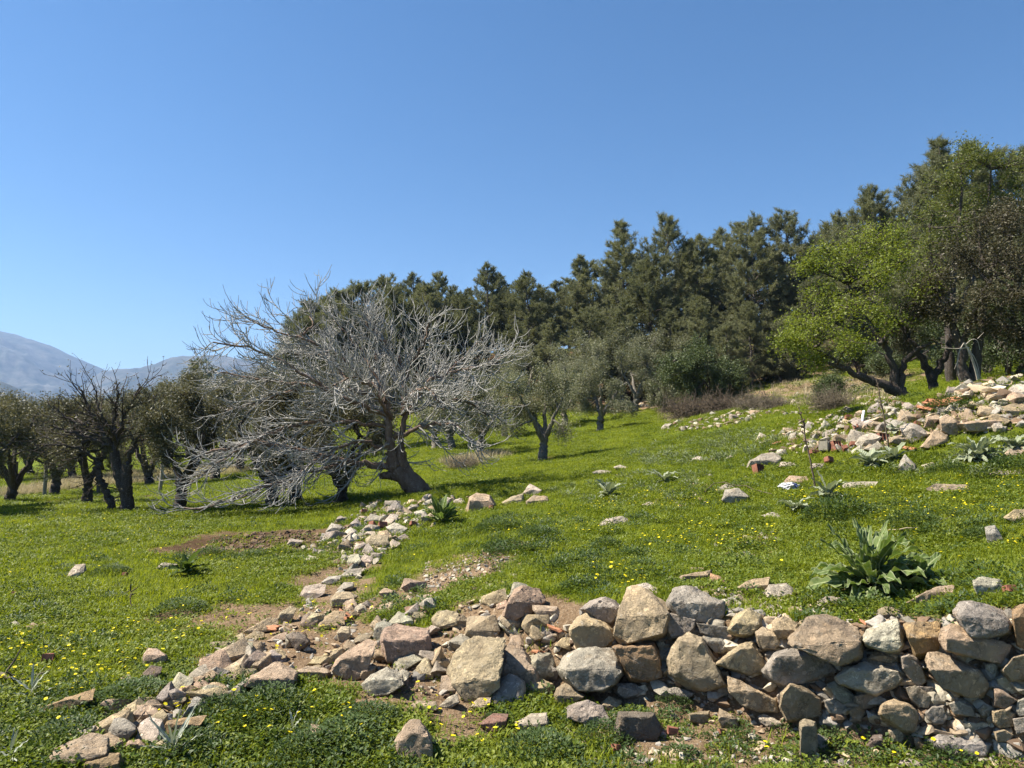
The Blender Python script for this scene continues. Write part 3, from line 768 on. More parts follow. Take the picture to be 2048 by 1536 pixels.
# unit rocks shared by the smaller stones
PROTO = []
for k in range(14):
    rng = np.random.default_rng(900 + k)
    p = rng.normal(size=(15, 3)); p /= np.linalg.norm(p, axis=1)[:, None]; p *= np.array([1, rng.uniform(.6, .95), rng.uniform(.42, .8)]) * rng.uniform(.8, 1.1, (15, 1))
    V, F = hull_rock(p, .75, .3, rng, k * 1.3)
    V /= np.abs(V[:, 0]).max()
    PROTO.append(rock_mesh('small_rock', V, F, M_STONE))
for k in range(75):                                    # the wall goes on past the frame
    rng = np.random.default_rng(4000 + k)
    x = 2.5 + (k // 5) * .14 + rng.uniform(-.04, .04); t = (k % 5 - 2) / 2 + rng.uniform(-.12, .12)
    yb = np.interp(x, [2.55, 7], [3.36, 1.6]) + t * .12
    o = link('stone', PROTO[k % 14]); s = rng.uniform(.10, .16); o.scale = (s, s * .9, s)
    o.location = ground(x, yb) + np.array([0, -.02, 0]); o.rotation_euler = rng.uniform(-.5, .5, 3) + np.array([0, 0, rng.uniform(0, 6)])
    o.color = tint_of(rng.choice(list('bgpbgo')), rng); wall_stones.append(o)
bpy.context.view_layer.update()
for o in wall_stones:
    o.parent = wall_root; o.matrix_parent_inverse = wall_root.matrix_world.inverted()

# ------------------------------------------------------------------ loose stones
PHRASE = {'D': 'at the foot of the wall end', 'E': 'on the soil below the wall', 'F': 'at the wall foot near the frame edge', 'G': 'on the broken bank beside the wall',
          'Z': 'among weeds below the broken bank', 'H': 'on the tumbled stone bank', 'I': 'at the low grassy end of the bank', 'Q': 'among the weeds at the front',
          'J': 'in the rubble heap by the fig tree', 'N': 'on the flowery terrace', 'K': 'around the brick-strewn ruin heap', 'M': 'in the ruined wall heap'}
ORD = ['leftmost', 'second from left', 'third from left', 'fourth from left', 'fifth from left', 'sixth from left', 'seventh from left', 'eighth from left', 'ninth from left', 'tenth from left']
entries = []
for n, ln in enumerate(LOOSE.strip().split('\n')):
    z, code, cr, df, s = ln.strip().split(' ', 4)
    o, pp, A = outline_rock(z, s, code, float(cr), float(df), False, 300 + n)
    o.name = 'loose_stone'; w = np.ptp(pp[:, 0]); h = np.ptp(pp[:, 1]); sq = math.sqrt(A)
    shape = 'flat slab' if float(cr) >= .6 else ('long stone' if w > 1.9 * h else ('upright stone' if h > 1.25 * w else 'stone'))
    size = 'big' if sq > 62 else ('small' if sq < 22 else 'medium')
    zz = z
    if z == 'X':
        c = pp.mean(0); zz = 'J' if c[0] < 1000 and c[1] < 1100 else ('H' if 700 < c[0] < 900 else ('I' if c[0] < 700 else ('N' if c[0] < 1600 else 'K')))
    ph = PHRASE[zz] if not (z == 'X' and zz == 'I') else 'alone in the meadow grass'
    entries.append([f'{size} {CNAME[code]} {shape} {ph}', pp.mean(0)[0], o])
from collections import defaultdict
dd = defaultdict(list)
for e in entries: dd[e[0]].append(e)
for lab, es in dd.items():
    es.sort(key=lambda e: e[1])
    for i, e in enumerate(es):
        tag(e[2], lab if len(es) == 1 else f'{lab}, {ORD[min(i, 9)]}', 'stone', 'loose stones fallen from the walls')

def hits(px, py):
    px = np.asarray(px, float); py = np.asarray(py, float); out = np.zeros((len(px), 3)); ys = YS[::2]
    for a in range(0, len(px), 200):
        b = slice(a, a + 200)
        d = FWD[None] + ((px[b] - CXP) / FPX)[:, None] * RGT + ((CYP - py[b]) / FPX)[:, None] * UPV
        d = d / d[:, 1:2]
        p = CAM + d[:, None, :] * ys[None, :, None]
        z = hgt(p[..., 0].ravel(), p[..., 1].ravel()).reshape(p.shape[:2])
        i = np.argmax(p[..., 2] < z, 1); k = np.arange(len(i))
        out[b] = np.c_[p[k, i, 0], p[k, i, 1], z[k, i]]
    return out

def in_poly(poly, n, rng):
    poly = np.array(poly, float); out = []
    lo, hi = poly.min(0), poly.max(0)
    while len(out) < n:
        q = rng.uniform(lo, hi); c = False; m = len(poly)
        for i in range(m):
            a, b = poly[i], poly[(i + 1) % m]
            if (a[1] > q[1]) != (b[1] > q[1]) and q[0] < (b[0] - a[0]) * (q[1] - a[1]) / (b[1] - a[1]) + a[0]: c = not c
        if c: out.append(q)
    return np.array(out)

R_RUIN = [(1515, 885), (1560, 915), (1640, 905), (1760, 905), (1800, 890), (1900, 870), (2048, 860), (2048, 800), (1940, 810), (1800, 815), (1700, 840), (1600, 850), (1540, 865)]
R_HEAP = [(640, 1080), (600, 1100), (640, 1110), (690, 1150), (720, 1160), (780, 1100), (820, 1070), (900, 1045), (930, 1020), (980, 1000), (900, 995), (840, 1005), (740, 1005), (680, 1045)]
R_BAND = [(1320, 868), (1400, 862), (1480, 850), (1560, 825), (1600, 805), (1560, 800), (1500, 818), (1440, 830), (1380, 838), (1340, 850)]
R_PALE = [(1690, 800), (1720, 775), (1760, 770), (1800, 785), (1800, 812), (1740, 815)]
R_BANK = [(640, 1190), (700, 1180), (840, 1180), (940, 1180), (1080, 1200), (1130, 1260), (1100, 1400), (900, 1400), (700, 1360), (480, 1360), (380, 1370), (420, 1310), (540, 1240)]
R_SPILL = [(380, 1370), (480, 1290), (560, 1330), (480, 1400), (330, 1480), (120, 1536), (90, 1500), (220, 1430)]
R_SPILLX = R_SPILL
R_UP = [(1270, 812), (1340, 792), (1350, 800), (1300, 815)]
FILL = [(R_RUIN, 46, (.08, .22), 'ggbgwb', 'rubble_stone', 'rough stone in the brick-strewn ruin heap under the trees', 'stones of the ruin heap'),
        (R_HEAP, 66, (.07, .17), 'wgwgb', 'rubble_stone', 'rough stone filling the rubble heap by the fig tree', 'stones of the heap by the fig tree'),
        (R_BAND, 20, (.1, .24), 'wwgb', 'rubble_stone', 'stone in the long low scatter below the brushwood', 'stones scattered below the brushwood'),
        (R_PALE, 16, (.08, .17), 'wwyb', 'rubble_stone', 'stone of the light heap behind the leaning trunk', 'stones of the pale heap'),
        (R_UP, 10, (.12, .3), 'wwb', 'rubble_stone', 'stone in the broken terrace line beside the olives', 'stones of the far broken terrace'),
        (R_BANK + R_SPILLX, 132, (.05, .14), 'bypwbwyg', 'rubble_stone', 'broken stone wedged in the soil of the tumbled bank', 'small stones of the tumbled bank')]
stone_spots = []
for fi, (poly, n, sr, codes, nm, lab, grp) in enumerate(FILL):
    rng = np.random.default_rng(70 + fi)
    q = in_poly(R_BANK, n * 2 // 3, rng) if poly is not None and len(poly) > 15 else in_poly(poly, n, rng)
    if len(q) < n: q = np.concatenate([q, in_poly(R_SPILL, n - len(q), rng)])
    h = hits(q[:, 0], q[:, 1])
    for k in range(n):
        o = link(nm, PROTO[rng.integers(14)]); s = rng.uniform(*sr) * rng.uniform(.75, 1.1)
        o.scale = (s, s * rng.uniform(.8, 1.2), s * rng.uniform(.8, 1.1)); o.location = h[k] + np.array([0, 0, s * .22])
        o.rotation_euler = (rng.uniform(-.5, .5), rng.uniform(-.5, .5), rng.uniform(0, 6.28)); cd_ = rng.choice(list(codes)); o.color = tint_of(cd_, rng)
        tag(o, ('bigger ' if s > (sr[0] + sr[1]) * .47 else 'smaller ') + CNAME[cd_] + ' ' + lab, 'stone', grp); stone_spots.append(h[k])

# ------------------------------------------------------------------ instanced ground cover (stuff nobody could count)
def scatter(name, pts, rot, scl, idx, protos, label, cat):
    me = bpy.data.meshes.new(name); me.vertices.add(len(pts)); me.vertices.foreach_set('co', np.ascontiguousarray(pts, np.float32).ravel())
    a = me.attributes.new('rot', 'FLOAT_VECTOR', 'POINT'); a.data.foreach_set('vector', np.ascontiguousarray(rot, np.float32).ravel())
    a = me.attributes.new('scl', 'FLOAT', 'POINT'); a.data.foreach_set('value', np.asarray(scl, np.float32))
    a = me.attributes.new('pidx', 'INT', 'POINT'); a.data.foreach_set('value', np.asarray(idx, np.int32))
    o = link(name, me); tag(o, label, cat, kind='stuff')
    c = bpy.data.collections.new(name + '_source')
    for k, m in enumerate(protos):
        po = bpy.data.objects.new(f'{name}_source_{k:02d}', m)
        c.objects.link(po)
    ng = bpy.data.node_groups.new(name, 'GeometryNodeTree')
    ng.interface.new_socket('Geometry', in_out='INPUT', socket_type='NodeSocketGeometry'); ng.interface.new_socket('Geometry', in_out='OUTPUT', socket_type='NodeSocketGeometry')
    gi = ng.nodes.new('NodeGroupInput'); go = ng.nodes.new('NodeGroupOutput')
    ci = ng.nodes.new('GeometryNodeCollectionInfo'); ci.inputs[0].default_value = c; ci.inputs[1].default_value = True; ci.inputs[2].default_value = True
    ip = ng.nodes.new('GeometryNodeInstanceOnPoints'); ip.inputs['Pick Instance'].default_value = True
    def na(nm, t):
        n = ng.nodes.new('GeometryNodeInputNamedAttribute'); n.data_type = t; n.inputs[0].default_value = nm; return n.outputs[0]
    L = ng.links.new
    L(gi.outputs[0], ip.inputs['Points']); L(ci.outputs[0], ip.inputs['Instance'])
    L(na('pidx', 'INT'), ip.inputs['Instance Index']); L(na('rot', 'FLOAT_VECTOR'), ip.inputs['Rotation']); L(na('scl', 'FLOAT'), ip.inputs['Scale'])
    L(ip.outputs[0], go.inputs[0])
    md = o.modifiers.new('scatter', 'NODES'); md.node_group = ng
    return o

def blades(n, spread, h, w, lean, rng, mat, nm, seg=2):
    V, F = [], []
    for k in range(n):
        r = spread * math.sqrt(rng.uniform()); a = rng.uniform(0, 6.28); b = np.array([r * math.cos(a), r * math.sin(a), -.01])
        hh = h * rng.uniform(.55, 1.15); az = rng.uniform(0, 6.28); ln = lean * rng.uniform(.2, 1.2)
        d = np.array([math.cos(az), math.sin(az), 0]); sd = np.array([-d[1], d[0], 0]) * w * rng.uniform(.7, 1.3)
        i = len(V)
        m = b + d * ln * hh * .35 + np.array([0, 0, hh * .6]); t = b + d * ln * hh + np.array([0, 0, hh])
        V += [b - sd, b + sd, m + sd * .8, m - sd * .8, t]
        F += [(i, i + 1, i + 2, i + 3), (i + 3, i + 2, i + 4)]
    me = bpy.data.meshes.new(nm); me.from_pydata([tuple(v) for v in V], [], F); me.materials.append(mat); return me

def leaf_fan(n, spread, h, L, W, rng, mat, nm, dome=False):
    """small broad leaves on a low cushion"""
    V, F = [], []
    for k in range(n):
        r = spread * math.sqrt(rng.uniform()); a = rng.uniform(0, 6.28)
        zz = h * ((1 - (r / spread) ** 2) if dome else 1) * rng.uniform(.25, 1.0)
        b = np.array([r * math.cos(a), r * math.sin(a), zz])
        az = a + rng.normal(0, .9); el = rng.uniform(-.3, 1.0)
        d = np.array([math.cos(az) * math.cos(el), math.sin(az) * math.cos(el), math.sin(el)])
        s = np.cross(d, [0, 0, 1.0]) ; s = s / (np.linalg.norm(s) + 1e-6); up = np.cross(s, d)
        l = L * rng.uniform(.6, 1.3); w = W * rng.uniform(.7, 1.3)
        i = len(V)
        V += [b, b + d * l * .5 + s * w + up * w * .35, b + d * l, b + d * l * .5 - s * w + up * w * .35]
        F += [(i, i + 1, i + 2), (i, i + 2, i + 3)]
    me = bpy.data.meshes.new(nm); me.from_pydata([tuple(v) for v in V], [], F); me.materials.append(mat); return me

def polar(n, r0, r1, power, rng, half=44):
    """random ground points, denser towards the viewer's end of the field"""
    u = rng.uniform(size=n); e = 2 - power
    r = (r0 ** e + u * (r1 ** e - r0 ** e)) ** (1 / e)
    a = np.radians(rng.uniform(-half, half, n)); return r * np.sin(a), r * np.cos(a), r

rg = np.random.default_rng(21)
GRASS = [blades(26, .10, .05, .0022, .9, rg, M_GRASS, 'grass_tuft') for _ in range(4)] + \
        [leaf_fan(30, .09, .03, .02, .008, rg, M_CLOVER, 'clover_patch') for _ in range(3)]
def grass_field():
    x, y, r = polar(120000, 2.2, 48, 1.35, rg)
    m, dk = soil_masks(x, y); sd, hw = edge_sd(x, y)
    wallz = (np.abs(sd) < hw + .03) & (x > .25) & (y < 5)
    patch = fbm2(x, y, 1.1, 3, 4.4)
    keep = (rg.uniform(size=len(x)) > m * .97) & ~wallz & (rg.uniform(size=len(x)) < .80 + patch * .45)
    x, y, r, patch = x[keep], y[keep], r[keep], patch[keep]
    z = hgt(x, y); n = len(x)
    kind = np.where(rg.uniform(size=n) < .38 + .5 * patch, 4 + rg.integers(0, 3, n), rg.integers(0, 4, n))
    sc = rg.uniform(.7, 1.25, n) * (np.maximum(r, 5) / 5) ** .38
    scatter('grass', np.c_[x, y, z], np.c_[rg.normal(0, .12, n), rg.normal(0, .12, n), rg.uniform(0, 6.28, n)], sc, kind, GRASS,
            'short green grass and clover covering the meadow and terrace', 'grass')
grass_field()

def pebbles():
    X, Y, Sz = [], [], []
    K = []
    def add(poly, n, s0, s1, k0=0):
        q = in_poly(poly, n, rg); h = hits(q[:, 0], q[:, 1]); K.extend(rg.integers(k0, 24, n)); X.extend(h[:, 0]); Y.extend(h[:, 1]); Sz.extend(s0 + (s1 - s0) * rg.uniform(size=n) ** 2.2)
    add(R_RUIN, 800, .03, .14); add([(1880, 795), (2048, 810), (2048, 742), (1990, 752), (1920, 772)], 150, .05, .2); add([(1500, 900), (1700, 830), (1800, 800), (1700, 800), (1560, 850)], 160, .04, .12); add(R_HEAP, 600, .02, .09); add(R_BAND, 330, .04, .16); add(R_PALE, 260, .04, .11); add(R_BANK, 1100, .008, .05); add(R_SPILL, 300, .01, .05); add(R_UP, 80, .05, .2)
    add([(840, 1130), (1030, 1090), (1060, 1140), (1000, 1180), (860, 1200)], 800, .008, .032)
    add([(1300, 1180), (1420, 1150), (1620, 1200), (1830, 1240), (1800, 1265), (1500, 1240), (1330, 1210)], 700, .008, .045)
    add([(1130, 1400), (1420, 1410), (1700, 1480), (2048, 1500), (2048, 1536), (1100, 1536)], 600, .006, .035)
    add([(1130, 1250), (1300, 1210), (1500, 1230), (1700, 1260), (2048, 1250), (2048, 1510), (1700, 1470), (1400, 1400), (1130, 1385)], 1000, .02, .08)
    add([(1560, 800), (1640, 760), (1760, 760), (1700, 830), (1560, 830)], 200, .04, .14)
    add([(1180, 940), (1500, 910), (1500, 1000), (1300, 1030)], 90, .02, .06)
    add([(380, 1105), (470, 1068), (640, 1060), (650, 1090), (480, 1112)], 420, .015, .06, 18)
    add([(1420, 1080), (1560, 1060), (1560, 1120), (1440, 1140)], 160, .008, .04)
    x, y = np.array(X), np.array(Y); s = np.array(Sz); n = len(x)
    scatter('rubble', np.c_[x, y, hgt(x, y) + s * .15], np.c_[rg.uniform(-.6, .6, n), rg.uniform(-.6, .6, n), rg.uniform(0, 6.28, n)], s, np.array(K), PEB,
            'small pale pebbles and stone chips strewn over soil and heaps', 'rubble')
def pebble_material(name, c):
    m, nt, b = new_mat(name); oi = nd(nt, 'ShaderNodeObjectInfo'); geo = nd(nt, 'ShaderNodeNewGeometry')
    n = noise_node(nt, geo.outputs['Position'], 40, 5, .7)
    a = mix(nt, oi.outputs['Random'], tuple(v * .62 for v in c) + (1,), tuple(min(1, v * 1.3) for v in c) + (1,))
    nt.links.new(mix(nt, ramp(nt, n.outputs[0], .4, .7), a, mix(nt, .6, a, (.1, .085, .07, 1))), b.inputs['Base Color']); b.inputs['Roughness'].default_value = .95
    bump(nt, n.outputs[0], .7, .01, b); return m
PEB = []
for nm_, c_ in (('pale_pebble', (.42, .375, .29)), ('beige_pebble', (.43, .33, .22)), ('grey_pebble', (.30, .275, .235)), ('earth_clod', (.15, .098, .06))):
    mt = pebble_material(nm_, c_)
    for k in range(6):
        rng = np.random.default_rng(7000 + len(PEB))
        p = rng.normal(size=(11, 3)); p /= np.linalg.norm(p, axis=1)[:, None]; V, F = hull_rock(p * np.array([1, rng.uniform(.6, .95), rng.uniform(.4, .75)]), .75, 1.2, rng, k * 2.1)
        PEB.append(rock_mesh('pebble', V, F, mt))
pebbles()

# ------------------------------------------------------------------ tubes and trees
def tube(pts, rad, sides, V, F, cap=False):
    pts = np.asarray(pts, float); n = len(pts); rad = np.asarray(rad, float)
    t = np.gradient(pts, axis=0); t /= np.linalg.norm(t, axis=1)[:, None] + 1e-9
    ref = np.array([.31, .87, .38]) if abs(t[0] @ np.array([.31, .87, .38])) < .9 else np.array([1.0, 0, 0])
    u = np.cross(t, ref); u /= np.linalg.norm(u, axis=1)[:, None] + 1e-9; w = np.cross(t, u)
    a = np.arange(sides) * 2 * math.pi / sides
    ring = pts[:, None] + rad[:, None, None] * (np.cos(a)[None, :, None] * u[:, None] + np.sin(a)[None, :, None] * w[:, None])
    off = sum(len(v) for v in V); V.append(ring.reshape(-1, 3))
    i = np.arange(n - 1)[:, None] * sides; j = np.arange(sides)[None]; j2 = (j + 1) % sides
    F.append((off + np.stack([i + j, i + j2, i + sides + j2, i + sides + j], -1)).reshape(-1, 4))

def smooth_line(p, n):
    p = np.asarray(p, float); d = np.r_[0, np.cumsum(np.linalg.norm(np.diff(p, axis=0), axis=1))]; t = np.linspace(0, d[-1], n)
    q = np.stack([np.interp(t, d, p[:, k]) for k in range(3)], -1)
    for _ in range(2):
        q[1:-1] = .25 * q[:-2] + .5 * q[1:-1] + .25 * q[2:]
    return q

def grow(p, d, L, n, up, sag, jit, rng):
    d = d / np.linalg.norm(d); out = [p]; st = L / n
    for k in range(n):
        t = (k + 1) / n
        d = d + np.array([0, 0, 1]) * (up * t * t - sag * (1 - t)) + rng.normal(0, jit, 3); d = d / np.linalg.norm(d)
        out.append(out[-1] + d * st)
    return np.array(out)

def tubes_mesh(name, V, F, mat): return np_mesh(name, np.concatenate(V), np.concatenate(F), mat, True)

def build_bare_tree(name, label, base, limbs, centre, rng, mats, sub_sp, sub_len, twig_sp, twig_len, rscale, trunk_extra=None, up=(.42, .55), sag=.12, leaf=None, zmin=-.15):
    root = empty(name, base, label, 'tree')
    TV, TF, BV, BF, WV, WF = [], [], [], [], [], []
    tips = []
    for (pts, r0, r1, lvl) in limbs:
        q = smooth_line(pts, max(8, int(len(pts) * 5)))
        if lvl: r0 *= .8
        q[1:-1] += rng.normal(0, .018 if lvl else .006, q[1:-1].shape)
        rr = np.linspace(r0, r1, len(q)) * (1 + rng.normal(0, .05, len(q)))
        tube(q, rr, 9 if r0 > .07 else 7, TV, TF)
        if lvl == 0: continue
        seg = np.r_[0, np.cumsum(np.linalg.norm(np.diff(q, axis=0), axis=1))]; L = seg[-1]; s = L * .16
        while s < L:
            p = np.array([np.interp(s, seg, q[:, k]) for k in range(3)]); tt = np.array([np.interp(min(s + .05, L), seg, q[:, k]) for k in range(3)]) - p
            tt = tt / (np.linalg.norm(tt) + 1e-6) if np.linalg.norm(tt) > 1e-6 else (q[-1] - q[-2]) / np.linalg.norm(q[-1] - q[-2])
            out = p - centre; out = out / (np.linalg.norm(out) + 1e-6)
            rv = rng.normal(size=3); rv -= rv @ tt * tt; rv /= np.linalg.norm(rv)
            d = .55 * tt + .75 * rv + .65 * out
            l = rng.uniform(*sub_len) * (1.1 - .45 * s / L); rb = np.interp(s, seg, rr) * .55
            rb = min(rb, .022 * rscale)
            b = grow(p, d, l, 10, rng.uniform(*up) * .55, sag * rng.uniform(.3, 1.6), .10, rng)
            if b[:, 2].min() < zmin: s += sub_sp * .5; continue
            tube(b, np.linspace(rb, .0058 * rscale, len(b)), 5, BV, BF)
            bl = l * .12
            while bl < l:
                k = bl / l * 10; i = min(int(k), 9); pp = b[i] + (b[i + 1] - b[i]) * (k - i); dd_ = b[i + 1] - b[i]; dd_ /= np.linalg.norm(dd_)
                rv = rng.normal(size=3); rv -= rv @ dd_ * dd_; rv /= np.linalg.norm(rv)
                out = pp - centre; out /= np.linalg.norm(out) + 1e-6
                w = grow(pp, .7 * dd_ + .8 * rv + .35 * out, rng.uniform(*twig_len), 6, rng.uniform(*up), sag * .5, .12, rng)
                if w[:, 2].min() < zmin: bl += twig_sp; continue
                tube(w, np.linspace(.0072, .0042, 7) * rscale, 4, WV, WF); tips.append(w[-1]); tips.append(w[4])
                if rng.uniform() < .3:
                    w2 = grow(w[3], (w[4] - w[3]) + rng.normal(0, .03, 3), rng.uniform(*twig_len) * .55, 4, up[1], 0, .12, rng)
                    tube(w2, np.linspace(.007, .005, 5) * rscale, 4, WV, WF)
                bl += twig_sp * rng.uniform(.6, 1.5)
            s += sub_sp * rng.uniform(.5, 1.5)
    if trunk_extra: trunk_extra(TV, TF)
    link('trunk', tubes_mesh('trunk', TV, TF, mats[0]), root)
    link('branches', tubes_mesh('branches', BV, BF, mats[1]), root)
    link('twigs', tubes_mesh('twigs', WV, WF, mats[1]), root)
    if leaf:
        V, F = leaf_cloud(np.array(tips), leaf[0], leaf[1], leaf[2], leaf[3], rng, .03)
        link('crown', np_mesh('crown', V, F, leaf[4]), root)
    return root

def leaf_cloud(c, per, L, W, flat, rng, spread):
    """leaf-sized faces around points c"""
    n = len(c) * per; p = np.repeat(c, per, 0) + rng.normal(0, spread, (n, 3))
    d = rng.normal(size=(n, 3)); d[:, 2] *= flat; d /= np.linalg.norm(d, axis=1)[:, None]
    s = np.cross(d, rng.normal(size=(n, 3))); s /= np.linalg.norm(s, axis=1)[:, None]
    l = L * rng.uniform(.6, 1.3, n)[:, None]; w = W * rng.uniform(.7, 1.3, n)[:, None]
    V = np.stack([p, p + d * l * .5 + s * w, p + d * l, p + d * l * .5 - s * w], 1).reshape(-1, 3)
    return V, np.arange(n * 4).reshape(-1, 4)

# the bare fig tree
FB = hit(838, 990); FK = float(FB[1]) / FPX
def fl(s):
    out = []
    for a in s.split():
        v = [float(x) for x in a.split(',')]
        if v[1] < 720: v[1] = 720 - (720 - v[1]) * .62
        if v[0] > 900: v[0] = 900 + (v[0] - 900) * .75
        out.append(((v[0] - 838) * FK, v[2] if len(v) > 2 else 0, (990 - v[1]) * FK))
    return out
fig = [(fl('852,1010 840,984 818,963 798,948 785,928 783,900'), .20, .10, 0), (fl('862,1004 848,980 830,960 814,945 803,922 801,895'), .14, .085, 0), (fl('800,953 784,951 772,952 764,953 759,953'), .12, .05, 0), (fl('846,1000 836,990 820,978 806,962 800,950'), .15, .08, 0),
       (fl('788,945 785,905 778,860 770,800'), .11, .06, 1), (fl('803,940 801,880,.1 806,830,.2 800,760,.3 790,700,.4'), .09, .03, 1),
       (fl('782,936 745,930,-.1 700,925,-.3 620,900,-.5 540,882,-.7 450,905,-.8'), .085, .02, 1), (fl('770,805 700,780,.1 600,770,.2 500,758,.2 430,745,.2'), .055, .016, 1),
       (fl('770,820 690,720 600,650,-.1 520,612,-.2 492,585,-.2'), .05, .014, 1), (fl('770,800 720,700,.4 670,620,.6 642,572,.7'), .042, .013, 1),
       (fl('790,740,.3 760,660,.4 722,595,.4 712,560,.4'), .045, .014, 1), (fl('800,760,.3 830,700,.2 850,640,.2 852,590,.2'), .045, .014, 1),
       (fl('806,830,.2 860,760,0 920,742,-.1 990,735,-.1 1045,712,-.1'), .052, .015, 1), (fl('806,830,.2 870,800,.5 930,800,.7 1000,832,.8'), .055, .016, 1),
       (fl('787,880 850,850,-.3 920,850,-.5 965,885,-.6'), .055, .016, 1), (fl('778,860 700,840,-.3 600,850,-.6 500,900,-.8 420,965,-.9'), .048, .015, 1),
       (fl('786,900 720,880,-.5 650,920,-.9 590,985,-1.1'), .05, .016, 1), (fl('780,840 760,780,-.7 740,762,-1.4 722,785,-2.1'), .042, .014, 1),
       (fl('800,830,.2 830,790,-.6 870,782,-1.2 905,825,-1.7'), .055, .016, 1), (fl('780,840 740,770,.8 700,750,1.6 660,770,2.2'), .06, .016, 1),
       (fl('800,800,.3 840,740,1 880,730,1.6 920,760,2.1'), .05, .016, 1), (fl('700,925,-.3 640,940,-.7 560,970,-1 480,1000,-1.2 435,1000,-1.3'), .05, .016, 1),
       (fl('890,750,0 950,690,.2 985,640,.3'), .035, .012, 1), (fl('600,770,.2 520,800,.4 430,822,.5 360,852,.5'), .04, .014, 1),
       (fl('600,650,-.1 625,605,0 612,562,.1'), .03, .012, 1), (fl('745,720,.3 738,630,.5 733,562,.5'), .035, .012, 1), (fl('770,830 690,800,-.6 610,740,-1 540,700,-1.2 480,690,-1.3'), .05, .014, 1),
       (fl('700,780,.1 640,700,.6 580,680,1 520,680,1.2'), .04, .014, 1)]
def burl(V, F):
    S, Fi = ICO[4]; v = S * .16 * (1 + .25 * fbm(S * 2.2, 3)[:, None]) + np.array(fl('768,953')[0]); off = sum(len(a) for a in V)
    V.append(v); t = off + Fi; F.append(np.c_[t, t[:, 2:3]])
def tri_tubes(name, V, F, mat):
    Fm = np.concatenate(F); f = []
    return np_mesh(name, np.concatenate(V), Fm, mat, True)
rngf = np.random.default_rng(3)
build_bare_tree('fig_tree', 'wide bare grey fig tree with leaning trunk and tangled arching twigs', FB, fig, np.array(fl('785,850')[0]), rngf, (M_FIGTRUNK, M_FIG),
                .098, (.5, 1.2), .085, (.2, .5), 1.0, None, (.26, .6), .13)

# generic leafy tree: trunk limbs to foliage clumps, side branches in each clump, leaves around them
def leafy(trunks, blobs, rng, nsub, per, L, W, mats, flat=.6, spread=.09, twig_r=.008, sidesT=7):
    TV, TF, C = [], [], []
    for (pts, r0, r1) in trunks:
        q = smooth_line(pts, max(8, len(pts) * 4)); q[1:-1] += rng.normal(0, .02, q[1:-1].shape)
        tube(q, np.linspace(r0, r1, len(q)) * (1 + rng.normal(0, .06, len(q))), sidesT, TV, TF)
    ends = [np.array(t[0][-1]) for t in trunks]
    allp = np.concatenate([smooth_line(t[0], 12)[5:] for t in trunks])
    for (c, r) in blobs:
        c = np.array(c, float); r = np.array(r, float) if hasattr(r, '__len__') else np.full(3, float(r))
        s = allp[np.argmin(np.linalg.norm(allp - c, axis=1) + rng.uniform(0, .15, len(allp)))]
        mid = (s + c) / 2 + rng.normal(0, .08, 3)
        q = smooth_line([s, mid, c], 8); tube(q, np.linspace(.03, .012, 8) * (1 + np.linalg.norm(r) * .3), 5, TV, TF)
        for k in range(nsub):
            d = rng.normal(size=3); d /= np.linalg.norm(d); e = c + d * r * rng.uniform(.45, 1.12)
            st = q[rng.integers(4, 8)]
            b = smooth_line([st, (st + e) / 2 + rng.normal(0, .06, 3), e], 6); tube(b, np.linspace(twig_r, twig_r * .4, 6), 4, TV, TF)
            C.append(b[2:]); C.append(b[3:])
    C = np.concatenate(C); V, F = leaf_cloud(C, per, L, W, flat, rng, spread)
    return tubes_mesh('trunk', TV, TF, mats[0]), np_mesh('crown', V, F, mats[1])

def olive_proto(seed, mat, bark, dens=1.0):
    rng = np.random.default_rng(seed); tr, bl = [], []
    h0 = rng.uniform(.35, .6); lean = rng.uniform(-.15, .15)
    tr.append(([(0, 0, -.15), (0, 0, 0), (lean * .5, 0, h0 * .6), (lean, 0, h0)], .15, .10))
    k = rng.integers(3, 5)
    for i in range(k):
        a = i * 6.28 / k + rng.uniform(-.5, .5); R = rng.uniform(.5, .85)
        tr.append(([(lean, 0, h0 * .9), (lean + math.cos(a) * R * .45, math.sin(a) * R * .45, h0 + .5), (lean + math.cos(a) * R, math.sin(a) * R, h0 + rng.uniform(.9, 1.3))], .085, .03))
    for i in range(13):
        a = rng.uniform(0, 6.28); R = rng.uniform(.25, 1.15); z = rng.uniform(.85, 2.4) - .25 * max(0, R - .6)
        bl.append(((math.cos(a) * R, math.sin(a) * R, z), (.40, .40, .34)))
    bl.append(((0, 0, 2.4), .4)); bl.append(((.3, .2, 2.0), .5))
    return leafy(tr, bl, rng, int(15 * dens), 11, .07, .010, (bark, mat), .8, .085)
OLV = [olive_proto(50, M_OLIVE, M_OLBARK), olive_proto(51, M_OLIVE, M_OLBARK), olive_proto(52, M_OLIVED, M_BARK), olive_proto(53, M_OLIVED, M_BARK)]

def place_tree(name, protos, loc, s, rz, label, group, cat='tree', sz=None):
    r = empty(name, loc, label, cat, group); r.rotation_euler = (0, 0, rz); r.scale = (s, s, sz or s)
    link('trunk', protos[0], r); link('crown', protos[1], r)
    return r

